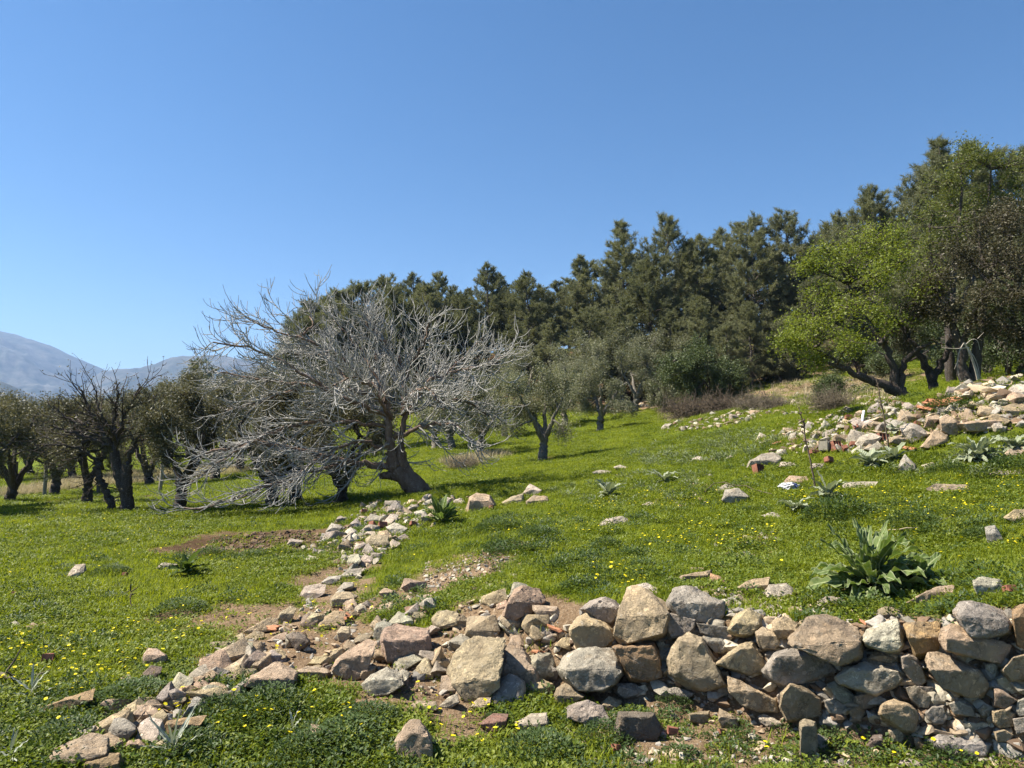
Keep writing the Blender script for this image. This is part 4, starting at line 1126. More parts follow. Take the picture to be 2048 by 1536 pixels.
OL = [(1165, 815, 40, 1.55, 0, .7, 'big silvery olive tree right behind the vase-shaped olive'), (1245, 803, 41, 1.7, 1, 1.9, 'widest silvery olive tree left of the dark green shrub'), (1315, 795, 40, 1.5, 0, 2.9, 'silvery olive tree touching the dark green shrub'), (1085, 922, 20, 1.02, 0, 1, 'nearest vase-shaped silvery olive tree standing right of the fig'), (1200, 864, 30, 1.15, 1, 2.2, 'silvery olive tree on the slope below the pale terrace stones'),
      (960, 910, 24, 1.05, 1, 4, 'slim forked olive tree seen between fig branches and the vase-shaped olive'), (905, 900, 27, 1.1, 0, 3, 'olive tree with dark trunk just right of the fig trunk'),
      (1010, 878, 33, 1.2, 0, 2, 'small olive tree deep in the grove behind the forked olive'), (1130, 850, 36, 1.25, 1, .5, 'olive tree whose crown fills the gap behind the vase-shaped olive'),
      (1270, 815, 38, 1.35, 0, 5, 'olive tree at the wood edge beside the dark shrub'), (870, 905, 29, 1.15, 1, 1.2, 'olive tree almost hidden behind the fig trunk'), (1050, 830, 42, 1.35, 1, 3.3, 'far olive tree at the foot of the pine wood'),
      (1210, 800, 44, 1.4, 0, .9, 'far olive tree under the tall pines')]
for (px, py, Y, s, v, rz, lab) in OL:
    q = P(px, py, Y); place_tree('olive_tree', OLV[v], ground(q[0], q[1]), s, rz, lab, 'olive trees of the grove')
OD = [(240, 962, 28, 1.3, 2, .4, 'dark olive tree seen above the almond fork'), (330, 955, 33, 1.5, 3, 1.4, 'far dark olive tree right of the almond top'), (480, 955, 30, 1.5, 2, 2.6, 'dark olive tree half hidden by the low left fig limbs'), (0, 968, 27, 1.2, 2, 5.1, 'low dark olive tree in the far left corner of the grove'), (145, 962, 28, 1.2, 3, 3.2, 'dark olive tree behind the forked olive'), (360, 1017, 13.6, .9, 2, 1.0, 'dark olive tree at the tips of the fig branches'), (545, 1012, 14.2, .95, 3, 2.0, 'dark olive tree behind the low fig branches, leftmost of three trunks'), (592, 1003, 15, 1.0, 2, 4.0, 'leaning dark olive trunk tree, middle one behind the fig branches'),
      (682, 1008, 14.2, .9, 3, 5.2, 'dark olive tree with straight trunk just left of the fig trunk'), (175, 1002, 15.5, .88, 2, 3.0, 'forked dark olive tree left of the bare almond'), (20, 990, 19, 1.08, 3, .3, 'dark olive tree at the left edge behind the fence post'),
      (110, 985, 22, 1.15, 2, 1.9, 'dark olive tree behind the white-tipped fence posts'), (300, 968, 25, 1.3, 3, 2.9, 'dark olive tree between almond and fig, in the second row'), (430, 960, 27, 1.4, 2, .8, 'dark olive tree behind the left fig twigs'),
      (-60, 1010, 15, 1.0, 2, 2.4, 'dark olive tree cut by the left picture edge'), (-260, 1020, 13, 1.3, 3, 1, 'dark olive tree beyond the left picture edge'), (200, 955, 31, 1.2, 2, 5, 'dark olive tree deep in the left grove'), (60, 955, 31, 1.15, 3, 4, 'dark olive tree far back at the left field edge'),
      (520, 950, 32, 1.7, 3, 3.6, 'dark olive tree deep behind the fig crown'), (640, 945, 30, 1.6, 2, .2, 'dark olive tree behind the middle of the fig'), (380, 930, 38, 1.8, 2, 4.4, 'far dark olive tree below the rounded mountain'), (760, 935, 33, 1.6, 3, 2.2, 'dark olive tree right behind the fig stems')]
for (px, py, Y, s, v, rz, lab) in OD:
    q = P(px, py, Y); place_tree('olive_tree', OLV[v], ground(q[0], q[1]), s, rz, lab, 'dark olive trees of the left grove')

# pines
def pine_proto(seed, H=10.0):
    rng = np.random.default_rng(seed); TV, TF, C, D = [], [], [], []
    n = 14; z = np.linspace(-.3, H * .985, n); x = np.cumsum(rng.normal(rng.uniform(-.05, .05), .07, n)); y = np.cumsum(rng.normal(0, .07, n)); ax = np.c_[x, y, z]
    tube(ax, np.linspace(.17, .018, n), 7, TV, TF)
    zb = H * rng.uniform(.08, .22); Rm = rng.uniform(2.6, 4.1); pe = rng.uniform(.45, .8)
    zz = zb
    while zz < H * .97:
        t = (zz - zb) / (H - zb); pr = (1 - t) ** pe * min(1, .55 + t * 1.8)
        a = rng.uniform(0, 6.28); L = max(.28, Rm * pr * rng.uniform(.7, 1.2))
        p = np.array([np.interp(zz, z, x), np.interp(zz, z, y), zz])
        el = rng.uniform(.05, .5) + .35 * t
        b = grow(p, np.array([math.cos(a) * math.cos(el), math.sin(a) * math.cos(el), math.sin(el)]), L, 7, .22, .05, .09, rng)
        tube(b, np.linspace(.035 * (1 - t) + .012, .006, 8), 4, TV, TF)
        C.append(b[3:]); D.append(np.gradient(b, axis=0)[3:])
        for k in range(int(4 + L * 5.0)):
            i = rng.integers(2, 7); dd_ = b[i + 1] - b[i]; dd_ = dd_ / np.linalg.norm(dd_)
            s = grow(b[i], dd_ * .7 + rng.normal(0, .6, 3) + np.array([0, 0, .25]), rng.uniform(.25, .6) * (.6 + .4 * pr), 4, .3, 0, .12, rng)
            C.append(s[1:]); D.append(np.gradient(s, axis=0)[1:])
        zz += H * .0085 * rng.uniform(.4, 1.5)
    C.append(ax[-1:]); D.append(np.array([[0, 0, .1]]))
    C = np.concatenate(C); D = np.concatenate(D); D /= np.linalg.norm(D, axis=1)[:, None]
    k = 11; m = len(C) * k
    p = np.repeat(C, k, 0) + rng.normal(0, .03, (m, 3)); d = np.repeat(D, k, 0) * .75 + rng.normal(0, .62, (m, 3)) + np.array([0, 0, .2]); d /= np.linalg.norm(d, axis=1)[:, None]
    s = np.cross(d, rng.normal(size=(m, 3))); s /= np.linalg.norm(s, axis=1)[:, None]; l = rng.uniform(.12, .25, m)[:, None]; w = rng.uniform(.007, .014, m)[:, None]
    V = np.stack([p - s * w, p + s * w, p + d * l], 1).reshape(-1, 3)
    return tubes_mesh('trunk', TV, TF, M_PINEBARK), np_mesh('crown', V, np.arange(m * 3).reshape(-1, 3), M_PINE)
PINES = [pine_proto(200 + k) for k in range(8)]
PT = [(598, 640, 47), (625, 600, 49), (655, 592, 50), (685, 580, 48), (722, 572, 50), (780, 575, 49), (860, 565, 50), (1060, 565, 49), (640, 640, 62), (700, 620, 63), (760, 600, 62), (850, 590, 63), (930, 590, 62), (1010, 580, 62), (1080, 590, 62), (1140, 560, 60), (1220, 550, 60), (1300, 510, 58), (1380, 510, 58), (1460, 500, 58), (1550, 500, 57), (1620, 500, 56), (1700, 480, 54), (1780, 440, 50), (585, 690, 50), (625, 640, 50), (670, 630, 53), (715, 610, 51), (770, 600, 50), (850, 580, 52), (905, 570, 55), (940, 575, 54), (1025, 590, 51), (600, 612, 54), (652, 640, 52), (692, 590, 54), (748, 560, 55), (800, 565, 53), (826, 548, 57), (886, 545, 54), (925, 590, 50), (966, 528, 52), (1002, 545, 56), (1050, 550, 54), (1085, 575, 50), (1112, 560, 54), (1150, 512, 50), (1190, 522, 53), (1216, 512, 50),
      (1250, 445, 48), (1292, 520, 45), (1330, 433, 47), (1366, 490, 50), (1410, 470, 46), (1442, 460, 51), (1480, 445, 46), (1515, 475, 44), (1552, 525, 47), (1590, 437, 46), (1632, 470, 48), (1672, 430, 46), (1702, 440, 44), (1750, 385, 41), (1792, 420, 42), (1832, 362, 38), (1890, 280, 35), (1862, 330, 38), (1940, 290, 35), (2000, 300, 33), (2048, 290, 33),
      (1250, 600, 42), (1180, 620, 43), (1100, 640, 45), (1020, 650, 46), (950, 655, 48), (880, 650, 49), (1400, 600, 40), (1500, 610, 39), (1330, 625, 41), (1600, 560, 41), (1450, 650, 37), (800, 650, 51), (720, 660, 52), (1560, 640, 38), (640, 690, 52),
      (402, 722, 60), (325, 765, 66), (292, 775, 64), (450, 745, 58), (520, 740, 60), (2110, 300, 33), (1700, 560, 40), (2060, 480, 26), (1960, 560, 29)]
NUM = 'first second third fourth fifth sixth seventh eighth ninth tenth eleventh twelfth thirteenth fourteenth fifteenth sixteenth seventeenth eighteenth nineteenth twentieth'.split()
NUM += ['twenty-' + w for w in NUM[:9]] + ['thirtieth'] + ['thirty-' + w for w in NUM[:9]] + ['fortieth'] + ['forty-' + w for w in NUM[:9]]
PT.sort(); pine_count = defaultdict(int)
for n, (px, py, Y) in enumerate(PT):
    rng = np.random.default_rng(600 + n); top = P(px, py, Y); b = ground(top[0], top[1]); H = max(3.0, top[2] - b[2])
    if px < 560: lab, grp = 'small distant pine rising over the dark olives', 'distant pines'
    elif px > 1780: lab, grp = 'tall dark pine behind the leafy trees', 'pines behind the leafy trees'
    elif py > 555: lab, grp = 'lower dark pine along the front of the wood', 'front pines of the wood'
    else: lab, grp = 'tall dark pine forming the wood skyline', 'skyline pines of the wood'
    pine_count[grp] += 1; lab += ', ' + NUM[pine_count[grp] - 1] + ' from left'
    if (px, py) == (1330, 433): lab = 'tallest pointed pine in the middle of the wood skyline'
    if (px, py) == (1590, 437): lab = 'separate pointed pine beside the gap left of the green tree'
    if (px, py) == (600, 612): lab = 'pine at the left end of the wood behind the fig crown'
    w = H / 10 * rng.uniform(1.02, 1.4) if H > 6 else H / 10 * 1.35
    place_tree('pine_tree', PINES[rng.integers(8)], b, w, rng.uniform(0, 6.28), lab, grp, sz=H / 10)

# right-hand leafy trees
def px_tree(name, label, base_px, Y, trunks, blobs, seed, nsub, per, L, W, mats, spread=.1, flat=.7):
    rng = np.random.default_rng(seed); q = P(*base_px, Y); b = ground(q[0], q[1]); k = Y / FPX
    def cv(a): return ((a[0] - base_px[0]) * k, a[2] if len(a) > 2 else 0.0, (base_px[1] - a[1]) * k)
    tr = [([cv(p) for p in pts], r0, r1) for (pts, r0, r1) in trunks]
    bl = []
    for (c, r) in blobs: bl.append((cv(c), (r * k, r * k * 1.15, r * k * .85)))
    me = leafy(tr, bl, rng, nsub, per, L, W, mats, flat, spread, .009)
    r = empty(name, b, label, 'tree'); link('trunk', me[0], r); link('crown', me[1], r)
    return r
px_tree('almond_tree', 'bright green leafy tree with low leaning dark trunks', (1815, 806), 15.2,
        [([(1822, 812), (1800, 785), (1760, 770), (1715, 752), (1690, 735), (1660, 728)], .14, .04), ([(1812, 808), (1795, 780), (1790, 740), (1775, 690), (1760, 640, .4)], .11, .04),
         ([(1805, 790), (1802, 750), (1815, 715), (1850, 690, -.3)], .09, .03), ([(1760, 690), (1790, 650, -.3), (1830, 640, -.5)], .05, .02), ([(1775, 690), (1740, 620, .3), (1720, 560, .4)], .05, .02), ([(1690, 735), (1650, 700, .2), (1610, 690, .2)], .035, .015)],
        [((1600, 690), 34), ((1570, 685), 26), ((1640, 660), 38), ((1620, 640, .5), 34), ((1680, 620, -.4), 42), ((1660, 580, .4), 42), ((1700, 530, 0), 46), ((1680, 490, .4), 34), ((1740, 480, .2), 46), ((1790, 460, .5), 40), ((1740, 560, -.6), 44), ((1790, 530, -.3), 44), ((1830, 500, .6), 42),
         ((1820, 580, -.6), 40), ((1760, 640, -.5), 38), ((1720, 680, .5), 34), ((1850, 620, 0), 36), ((1650, 720, .3), 26), ((1680, 690, -.6), 30), ((1850, 450, .8), 40), ((1800, 620, .8), 40), ((1640, 520, .5), 24)],
        71, 19, 8, .055, .013, (M_BARK, M_ALMOND), .10)
px_tree('almond_tree', 'tall yellow-green sparse tree rising behind the brown-leaved tree', (1905, 785), 18.5,
        [([(1905, 790), (1900, 700), (1910, 600), (1930, 480), (1940, 380)], .13, .03), ([(1905, 690), (1960, 560), (1990, 450), (2000, 350)], .07, .02), ([(1905, 640), (1870, 540), (1870, 470)], .06, .02)],
        [((1880, 440), 38), ((1900, 380), 40), ((1940, 340), 44), ((1990, 330), 42), ((1940, 410, .6), 40), ((2000, 400, .4), 42), ((2040, 350), 44), ((1900, 480, -.5), 36), ((2050, 420), 40), ((1960, 300, .3), 28), ((2090, 320), 44), ((1870, 500), 30)],
        72, 17, 8, .065, .015, (M_BARK, M_ALMOND2), .12)
px_tree('oak_tree', 'dense brown-leaved evergreen tree with several dark trunks at the edge', (1940, 792), 14.4,
        [([(1935, 800), (1930, 740), (1925, 690), (1905, 640)], .15, .06), ([(1950, 800), (1955, 720), (1965, 650), (1980, 590)], .13, .05), ([(1925, 690), (1940, 620, -.3), (1960, 560, -.5)], .07, .03), ([(1965, 650), (2020, 600), (2050, 560)], .06, .03)],
        [((1880, 560), 46), ((1890, 620), 40), ((1920, 500), 52), ((1970, 450), 55), ((2030, 440), 55), ((1960, 530, -.8), 55), ((2020, 530, -.8), 58), ((1920, 600, -.8), 50), ((1980, 610, -.9), 55), ((2040, 610, -.6), 55), ((2000, 500, .6), 58), ((2080, 500), 60), ((2090, 600), 60), ((1940, 650, -.4), 36), ((2010, 660, -.2), 42), ((1860, 600, .5), 34), ((2070, 680), 45), ((1905, 560, .8), 44), ((2050, 400, .3), 45)],
        73, 24, 10, .055, .012, (M_BARK, M_BROWN), .10)
px_tree('oak_tree', 'small dark tree trunk forking between the green tree and brown tree', (1870, 795), 15.6,
        [([(1872, 802), (1865, 760), (1855, 735), (1835, 705), (1815, 670)], .12, .04), ([(1866, 762), (1890, 720), (1905, 680), (1915, 640)], .09, .03)],
        [((1815, 650, .3), 30), ((1850, 640, .6), 34), ((1900, 620, .5), 36), ((1835, 690, .5), 24)], 74, 16, 9, .06, .013, (M_BARK, M_BROWN), .1)

# bare dark almond tree on the left
AB = P(250, 1022, 13.3); AB = ground(AB[0], AB[1]); AK = 13.3 / FPX
def al(s):
    cz = lambda y: y if y > 860 else 860 - (860 - y) * .78
    return [((float(a.split(',')[0]) - 250) * AK, float(a.split(',')[2]) if a.count(',') > 1 else 0, (1022 - cz(float(a.split(',')[1]))) * AK) for a in s.split()]
alm = [(al('256,1030 252,990 250,955 252,930'), .12, .095, 0), (al('254,1000 240,960 230,930 224,905'), .11, .09, 0), (al('224,1030 218,1000 212,985 200,965 193,945 190,920'), .085, .055, 1),
       (al('224,905 235,860 246,820 262,780 272,745'), .06, .014, 1), (al('224,900 200,860 175,820 160,780 150,750'), .06, .014, 1), (al('226,890 222,840 225,790 232,740'), .05, .012, 1), (al('224,895 180,880 130,865 95,850'), .05, .014, 1),
       (al('250,930 270,880 290,850 300,820'), .05, .014, 1), (al('200,860 170,850 120,830 100,800'), .035, .012, 1), (al('190,920 150,890,-.3 110,890,-.6'), .04, .012, 1), (al('226,890 240,850,-.5 220,820,-1'), .04, .012, 1), (al('226,890 200,850,.6 230,820,1.1'), .04, .012, 1), (al('228,880 190,810 185,760'), .04, .012, 1)]
build_bare_tree('almond_tree', 'dark leafless twiggy tree with black trunks in the left grove', AB, alm, np.array(al('220,880')[0]), np.random.default_rng(8), (M_BARK, M_BARK), .15, (.4, .9), .14, (.2, .45), .72, None, (.1, .3), .02,
                (1, .05, .011, .6, M_OLIVED))

# ------------------------------------------------------------------ shrubs, brushwood
def shrub(name, label, px, py, Y, w, h, mat, seed, per=10, L=.07, W=.018, n=9, dens=20):
    rng = np.random.default_rng(seed); q = P(px, py, Y); b = ground(q[0], q[1])
    tr = [([(0, 0, -.1), (rng.uniform(-.2, .2) * w, rng.uniform(-.2, .2) * w, h * .3), (rng.uniform(-.4, .4) * w, rng.uniform(-.4, .4) * w, h * .65)], .05, .02) for _ in range(4)]
    bl = []
    for i in range(n):
        a = rng.uniform(0, 6.28); R = math.sqrt(rng.uniform()) * w * .36; z = h * rng.uniform(.2, .85) * (1 - .5 * (R / (w * .5)) ** 2)
        bl.append(((math.cos(a) * R, math.sin(a) * R, max(z, h * .15)), (w * .2, w * .2, h * .2)))
    bl.append(((0, 0, h * .8), (w * .17, w * .17, h * .2)))
    me = leafy(tr, bl, rng, dens, per, L, W, (M_BARK, mat), .7, .08)
    r = empty(name, b, label, 'shrub'); link('trunk', me[0], r); link('crown', me[1], r); return r
shrub('shrub', 'round dark green shrub in front of the pines', 1400, 792, 32, 4.4, 3.6, M_SHRUB, 31, 12, .09, .02, 22, 26)
shrub('shrub', 'dark wood-edge shrub under the pines right of the brushwood', 1530, 745, 40, 3.4, 2.2, M_SHRUB, 37, 10, .09, .02, 12, 22)
shrub('shrub', 'olive-grey wood-edge shrub above the greyish dry bush', 1590, 735, 38, 2.8, 1.6, M_OLIVED, 38, 10, .08, .02, 10, 20)
shrub('shrub', 'dark scrub bush behind the leaning branch of the green tree', 1720, 735, 30, 2.6, 1.7, M_SHRUB, 39, 10, .07, .016, 10, 20)
shrub('shrub', 'dark scrub bush seen between the green tree trunks', 1790, 740, 27, 2.4, 1.6, M_SHRUB, 40, 10, .07, .016, 10, 20)
shrub('shrub', 'dark scrub bush between the small forked tree trunk and brown tree', 1895, 745, 23, 2.6, 2.2, M_SHRUB, 47, 10, .07, .016, 11, 22)
shrub('shrub', 'dark scrub bush at the frame edge above the rubble', 2060, 750, 16.5, 2.4, 2.4, M_SHRUB, 48, 10, .06, .014, 11, 22)
shrub('shrub', 'small dark shrub right of the round green shrub', 1450, 790, 31.5, 2.0, 1.6, M_SHRUB, 32)
shrub('shrub', 'greyish olive shrub left of the round green shrub', 1330, 785, 36, 2.6, 2.3, M_OLIVE, 33)
shrub('shrub', 'low green shrub under the leaning branch of the green tree', 1660, 775, 21, 1.1, .7, M_SHRUB, 34, 9, .05, .012)
shrub('shrub', 'dark undergrowth shrub at the edge behind the trunks', 2020, 770, 17, 2.6, 2.2, M_SHRUB, 35, 10, .06, .014)
shrub('shrub', 'dark undergrowth shrub between the brown tree and the small forked tree', 1975, 745, 20, 2.2, 2.2, M_SHRUB, 36)
def brush(label, px, py, Y, w, h, n, seed, mat, pale=0, r=.006):
    rng = np.random.default_rng(seed); q = P(px, py, Y); b = ground(q[0], q[1]); V, F = [], []
    for k in range(n):
        p = np.array([rng.normal(0, w * .2), rng.normal(0, w * .2), rng.uniform(0, h * .35)])
        a = rng.uniform(0, 6.28); el = rng.uniform(-.1, 1.3)
        t = grow(p, np.array([math.cos(a) * math.cos(el), math.sin(a) * math.cos(el), math.sin(el)]), rng.uniform(.3, .75) * h * 1.1, 6, .1, .12, .2, rng); t[:, 2] = np.maximum(t[:, 2], .02)
        tube(t, np.linspace(r, r * .5, 7), 4, V, F)
        for _ in range(4):
            t2 = grow(t[rng.integers(1, 6)], rng.normal(size=3) + np.array([0, 0, .4]), h * rng.uniform(.12, .3), 4, .1, 0, .2, rng); tube(t2, np.linspace(r * .6, r * .4, 5), 3, V, F)
    o = link('brushwood', tubes_mesh('brushwood', V, F, mat), None, b); tag(o, label, 'brushwood', 'heaps of dry brushwood')
M_TWIGG = bark_material('grey_brushwood', (.09, .075, .052), (.19, .155, .112), 25)
brush('big dark brown brushwood heap below the round shrub', 1375, 802, 29.5, 2.3, 1.3, 300, 41, M_TWIG, 0, .010)
brush('dark brushwood heap touching the small dark shrub', 1445, 808, 28.5, 1.8, 1.1, 240, 42, M_TWIG, 0, .010)
brush('greyish dry bush below the dark brushwood heaps', 1510, 815, 24.5, 1.5, .85, 300, 43, M_TWIGG, 0, .006)
brush('low grey dry bush joined to the greyish bush', 1545, 822, 22.5, 1.1, .6, 260, 44, M_TWIGG, 0, .006)
brush('grey dry bush standing beside the pale stone heap', 1662, 812, 17.5, .95, .75, 300, 45, M_TWIGG, 0, .005)
brush('pale dry grass bush in the grove right of the fig trunk', 925, 935, 20, 1.3, .5, 240, 46, M_TWIGG, 0, .004)
rngh = np.random.default_rng(77)
HB = [leaf_fan(220, .3, .22, .04, .012, rngh, M_TWIGG, 'heath_cushion', True), leaf_fan(220, .3, .24, .04, .012, rngh, M_SHRUB, 'heath_cushion', True)]
for n in range(26):
    px, py = rngh.uniform(1540, 1780), rngh.uniform(730, 792); h = hit(px, py)
    o = link('heath_cushion', HB[n % 2], None, h); s = rngh.uniform(.7, 1.8); o.scale = (s * 1.3, s * 1.3, s); o.rotation_euler = (0, 0, rngh.uniform(0, 6))
    tag(o, ('grey' if n % 2 == 0 else 'dark green') + ' low heath cushion on the bare slope behind the green tree', 'heath', 'heath cushions on the slope')

# ------------------------------------------------------------------ mulleins and other broad plants (each leaf a part)
def big_leaf(L, W, el, droop, rng, wav=.16, nl=13, nc=6):
    t = np.linspace(0, 1, nl); a = el - droop * t ** 1.3
    st = L / (nl - 1); x = np.r_[0, np.cumsum(np.cos(a[:-1]) * st)]; z = np.r_[0, np.cumsum(np.sin(a[:-1]) * st)]
    w = W * (np.sin(np.pi * np.clip(t, 0, 1) ** .72) ** .75 * .97 + .05 * (1 - t)); u = np.linspace(-1, 1, nc + 1)
    ph = rng.uniform(0, 6.28); ph2 = rng.uniform(0, 6.28); tw = rng.normal(0, .35)
    X = np.repeat(x[:, None], nc + 1, 1); Y = u[None] * w[:, None]; Z = np.repeat(z[:, None], nc + 1, 1)
    Z = Z + np.abs(u)[None] ** 1.3 * w[:, None] * .38 + wav * W * np.abs(u)[None] ** 2 * np.where(u < 0, np.sin(t[:, None] * 21 + ph), np.sin(t[:, None] * 19 + ph2))
    Z = Z + Y * np.sin(tw * t)[:, None]
    V = np.stack([X, Y, Z], -1).reshape(-1, 3)
    n = nc + 1; i = np.arange(nl - 1)[:, None] * n; j = np.arange(nc)[None]
    return V, np.stack([i + j, i + n + j, i + n + j + 1, i + j + 1], -1).reshape(-1, 4)
def rosette(name, label, px, py, n, L, W, mat, seed, el=(.1, 1.25), droop=(.3, 1.3), cat='plant', group=None, dz=0, wav=.16):
    rng = np.random.default_rng(seed); b = hit(px, py); b[2] += dz
    r = empty(name, b, label, cat, group)
    for k in range(n):
        f = (k + .5) / n; e = el[1] + (el[0] - el[1]) * f + rng.normal(0, .12)
        V, F = big_leaf(L * rng.uniform(.75, 1.12) * (.72 + .28 * math.sin(math.pi * min(1, f + .25))), W * rng.uniform(.8, 1.15), e, rng.uniform(*droop), rng, wav)
        me = np_mesh('leaf', V, F, mat, True); nc1 = 7
        for nm_, ar in (('across', np.tile(np.abs(np.linspace(-1, 1, nc1)), len(V) // nc1)), ('along', np.repeat(np.linspace(0, 1, len(V) // nc1), nc1))):
            at_ = me.attributes.new(nm_, 'FLOAT', 'POINT'); at_.data.foreach_set('value', ar.astype(np.float32))
        o = link('leaf', me, r); o.rotation_euler = (rng.normal(0, .2), 0, k * 2.399 + rng.normal(0, .25)); o.location = (0, 0, .02 + .05 * (1 - f))
    return r
rosette('mullein_plant', 'large green rosette of long wavy leaves growing on top of the wall', 1742, 1192, 64, .42, .046, M_MULL, 5, (-.6, 1.4), (.2, 1.3), group='broad-leaved rosettes', dz=.02, wav=.5)
rosette('mullein_plant', 'smaller grey-green rosette right of the large wall-top plant', 1838, 1178, 20, .25, .045, M_MULL, 6, (-.3, 1.0), (.3, 1.2), group='broad-leaved rosettes', wav=.35)
rosette('mullein_plant', 'bright green upright rosette beside the rubble heap near the fig', 884, 1048, 20, .40, .062, M_MULL, 7, (.25, 1.4), (.1, .7), group='broad-leaved rosettes')
rosette('mullein_plant', 'grey-leaved rosette in the flowery terrace grass near the olive', 1218, 996, 14, .30, .055, M_MULLG, 8, (.1, 1.1), (.3, 1.2), group='broad-leaved rosettes')
rosette('mullein_plant', 'pale grey rosette farther up the terrace toward the stones', 1330, 968, 12, .30, .05, M_MULLG, 9, (.1, 1.0), (.3, 1.2), group='broad-leaved rosettes')
rosette('mullein_plant', 'wide grey woolly rosette at the foot of the ruin heap', 1740, 935, 24, .30, .052, M_MULLG, 10, (0, 1.1), (.4, 1.4), group='broad-leaved rosettes')
rosette('mullein_plant', 'grey woolly rosette behind the pointed grey stone', 1790, 925, 14, .26, .048, M_MULLG, 13, (0, 1.0), (.4, 1.4), group='broad-leaved rosettes')
rosette('mullein_plant', 'biggest grey curly-leaved rosette in front of the ruined wall blocks', 1955, 925, 46, .36, .043, M_MULLG, 11, (0, 1.3), (.5, 1.8), group='broad-leaved rosettes', wav=.35)
rosette('mullein_plant', 'grey curly rosette at the picture edge below the ruined blocks', 2030, 905, 22, .30, .04, M_MULLG, 14, (0, 1.2), (.5, 1.7), group='broad-leaved rosettes', wav=.35)
rosette('mullein_plant', 'dark green rosette in the left meadow beside a grey stone', 372, 1152, 14, .24, .05, M_WEED, 12, (.1, 1.2), (.3, 1.0), group='broad-leaved rosettes')
rosette('mullein_plant', 'small grey rosette at the foot of the tall dry stalk', 1655, 1000, 12, .30, .055, M_MULLG, 15, (.1, 1.2), (.3, 1.2), group='broad-leaved rosettes')
rosette('mullein_plant', 'grey rosette left of the dark weed clump on the terrace', 1590, 1025, 9, .26, .05, M_MULLG, 16, (.1, .8), (.3, 1.2), group='broad-leaved rosettes')
rosette('mullein_plant', 'small rosette on the stones of the ruin heap', 1795, 868, 9, .26, .05, M_MULLG, 17, (.1, .9), (.3, 1.2), group='broad-leaved rosettes')
for n, (px, py, nl, L, lab) in enumerate([(345, 1520, 12, .2, 'silvery spiny thistle rosette among weeds at the bottom edge'), (62, 1400, 9, .15, 'silvery spiny thistle at the left end of the long orange stone'), (20, 1530, 6, .13, 'silvery thistle in the bottom corner of the meadow'), (585, 1475, 6, .09, 'thin silvery thistle among the front weeds')]):
    rosette('thistle_plant', lab, px, py, nl, L, .006, M_SILVER, 500 + n, (.25, 1.3), (-.1, .5), 'thistle', 'silvery thistles', wav=.8)

# weed clumps
rw = np.random.default_rng(64)
WEEDP = [leaf_fan(1300, 1.0, .55, .10, .027, rw, M_WEED, 'leafy_weed', True) for _ in range(4)]
WEEDS = [(1680, 1030, .36, 'large dark weed cushion below the tall dry stalk'), (1830, 1052, .27, 'dark weed cushion right of the large weed cushion'), (1215, 1092, .17, 'dark weed clump below the lone flat pale stone'), (362, 1225, .24, 'dark weed clump in the middle of the left meadow'),
         (222, 1145, .2, 'round dark weed clump near the leaning white stone'), (700, 1490, .26, 'big dark weed clump at the bottom below the bank'), (620, 1510, .2, 'weed clump left of the big bottom weed clump'), (1080, 1515, .22, 'dark jagged weed clump at the bottom centre'), (540, 1425, .24, 'dark weed clump in front of the broad pink stone'),
         (265, 1400, .24, 'weed clump right of the long orange stone'), (1660, 1480, .12, 'small weed beside the upright stone at the wall foot'), (1900, 1525, .13, 'small weed in front of the long grey foot slab'), (1350, 1405, .11, 'small weed growing at the wall foot below the triangular stone'), (430, 1425, .15, 'weed clump right of the orange-brown stones'),
         (1000, 1060, .3, 'weed cushion on the terrace right of the heap'), (1080, 1075, .26, 'dark weed cushion in the middle of the terrace edge'), (740, 1440, .17, 'weed clump below the dark grey boulder'), (1210, 1480, .16, 'weed clump left of the pitted dark block'), (860, 1320, .1, 'little weed in the shade of the pink boulder'), (690, 1320, .1, 'little weed between the pink boulders'),
         (1970, 1075, .18, 'weed cushion near the pitted grey lump'), (2020, 940, .3, 'dark weed cushion at the right edge below the grey rosettes'), (1900, 945, .25, 'weed cushion between the grey rosettes and the flat slab'), (420, 1112, .2, 'weed clump along the edge of the dark soil'), (500, 1118, .2, 'weed clump below the dark soil patch'), (560, 1180, .12, 'small dark weed left of the tumbled bank'),
         (1000, 1440, .1, 'tiny weed below the split slab'), (130, 1480, .2, 'weed clump behind the large beige bottom boulder'), (380, 1500, .17, 'weeds around the silvery thistle'), (1900, 815, .35, 'green weed patch on top of the ruined wall')]
for n, (px, py, s, lab) in enumerate(WEEDS):
    h = hit(px, py); o = link('leafy_weed', WEEDP[n % 4], None, h); o.scale = (s, s, s * rw.uniform(.8, 1.2)); o.rotation_euler = (0, 0, rw.uniform(0, 6.28)); tag(o, lab, 'weed', 'dark leafy weeds')
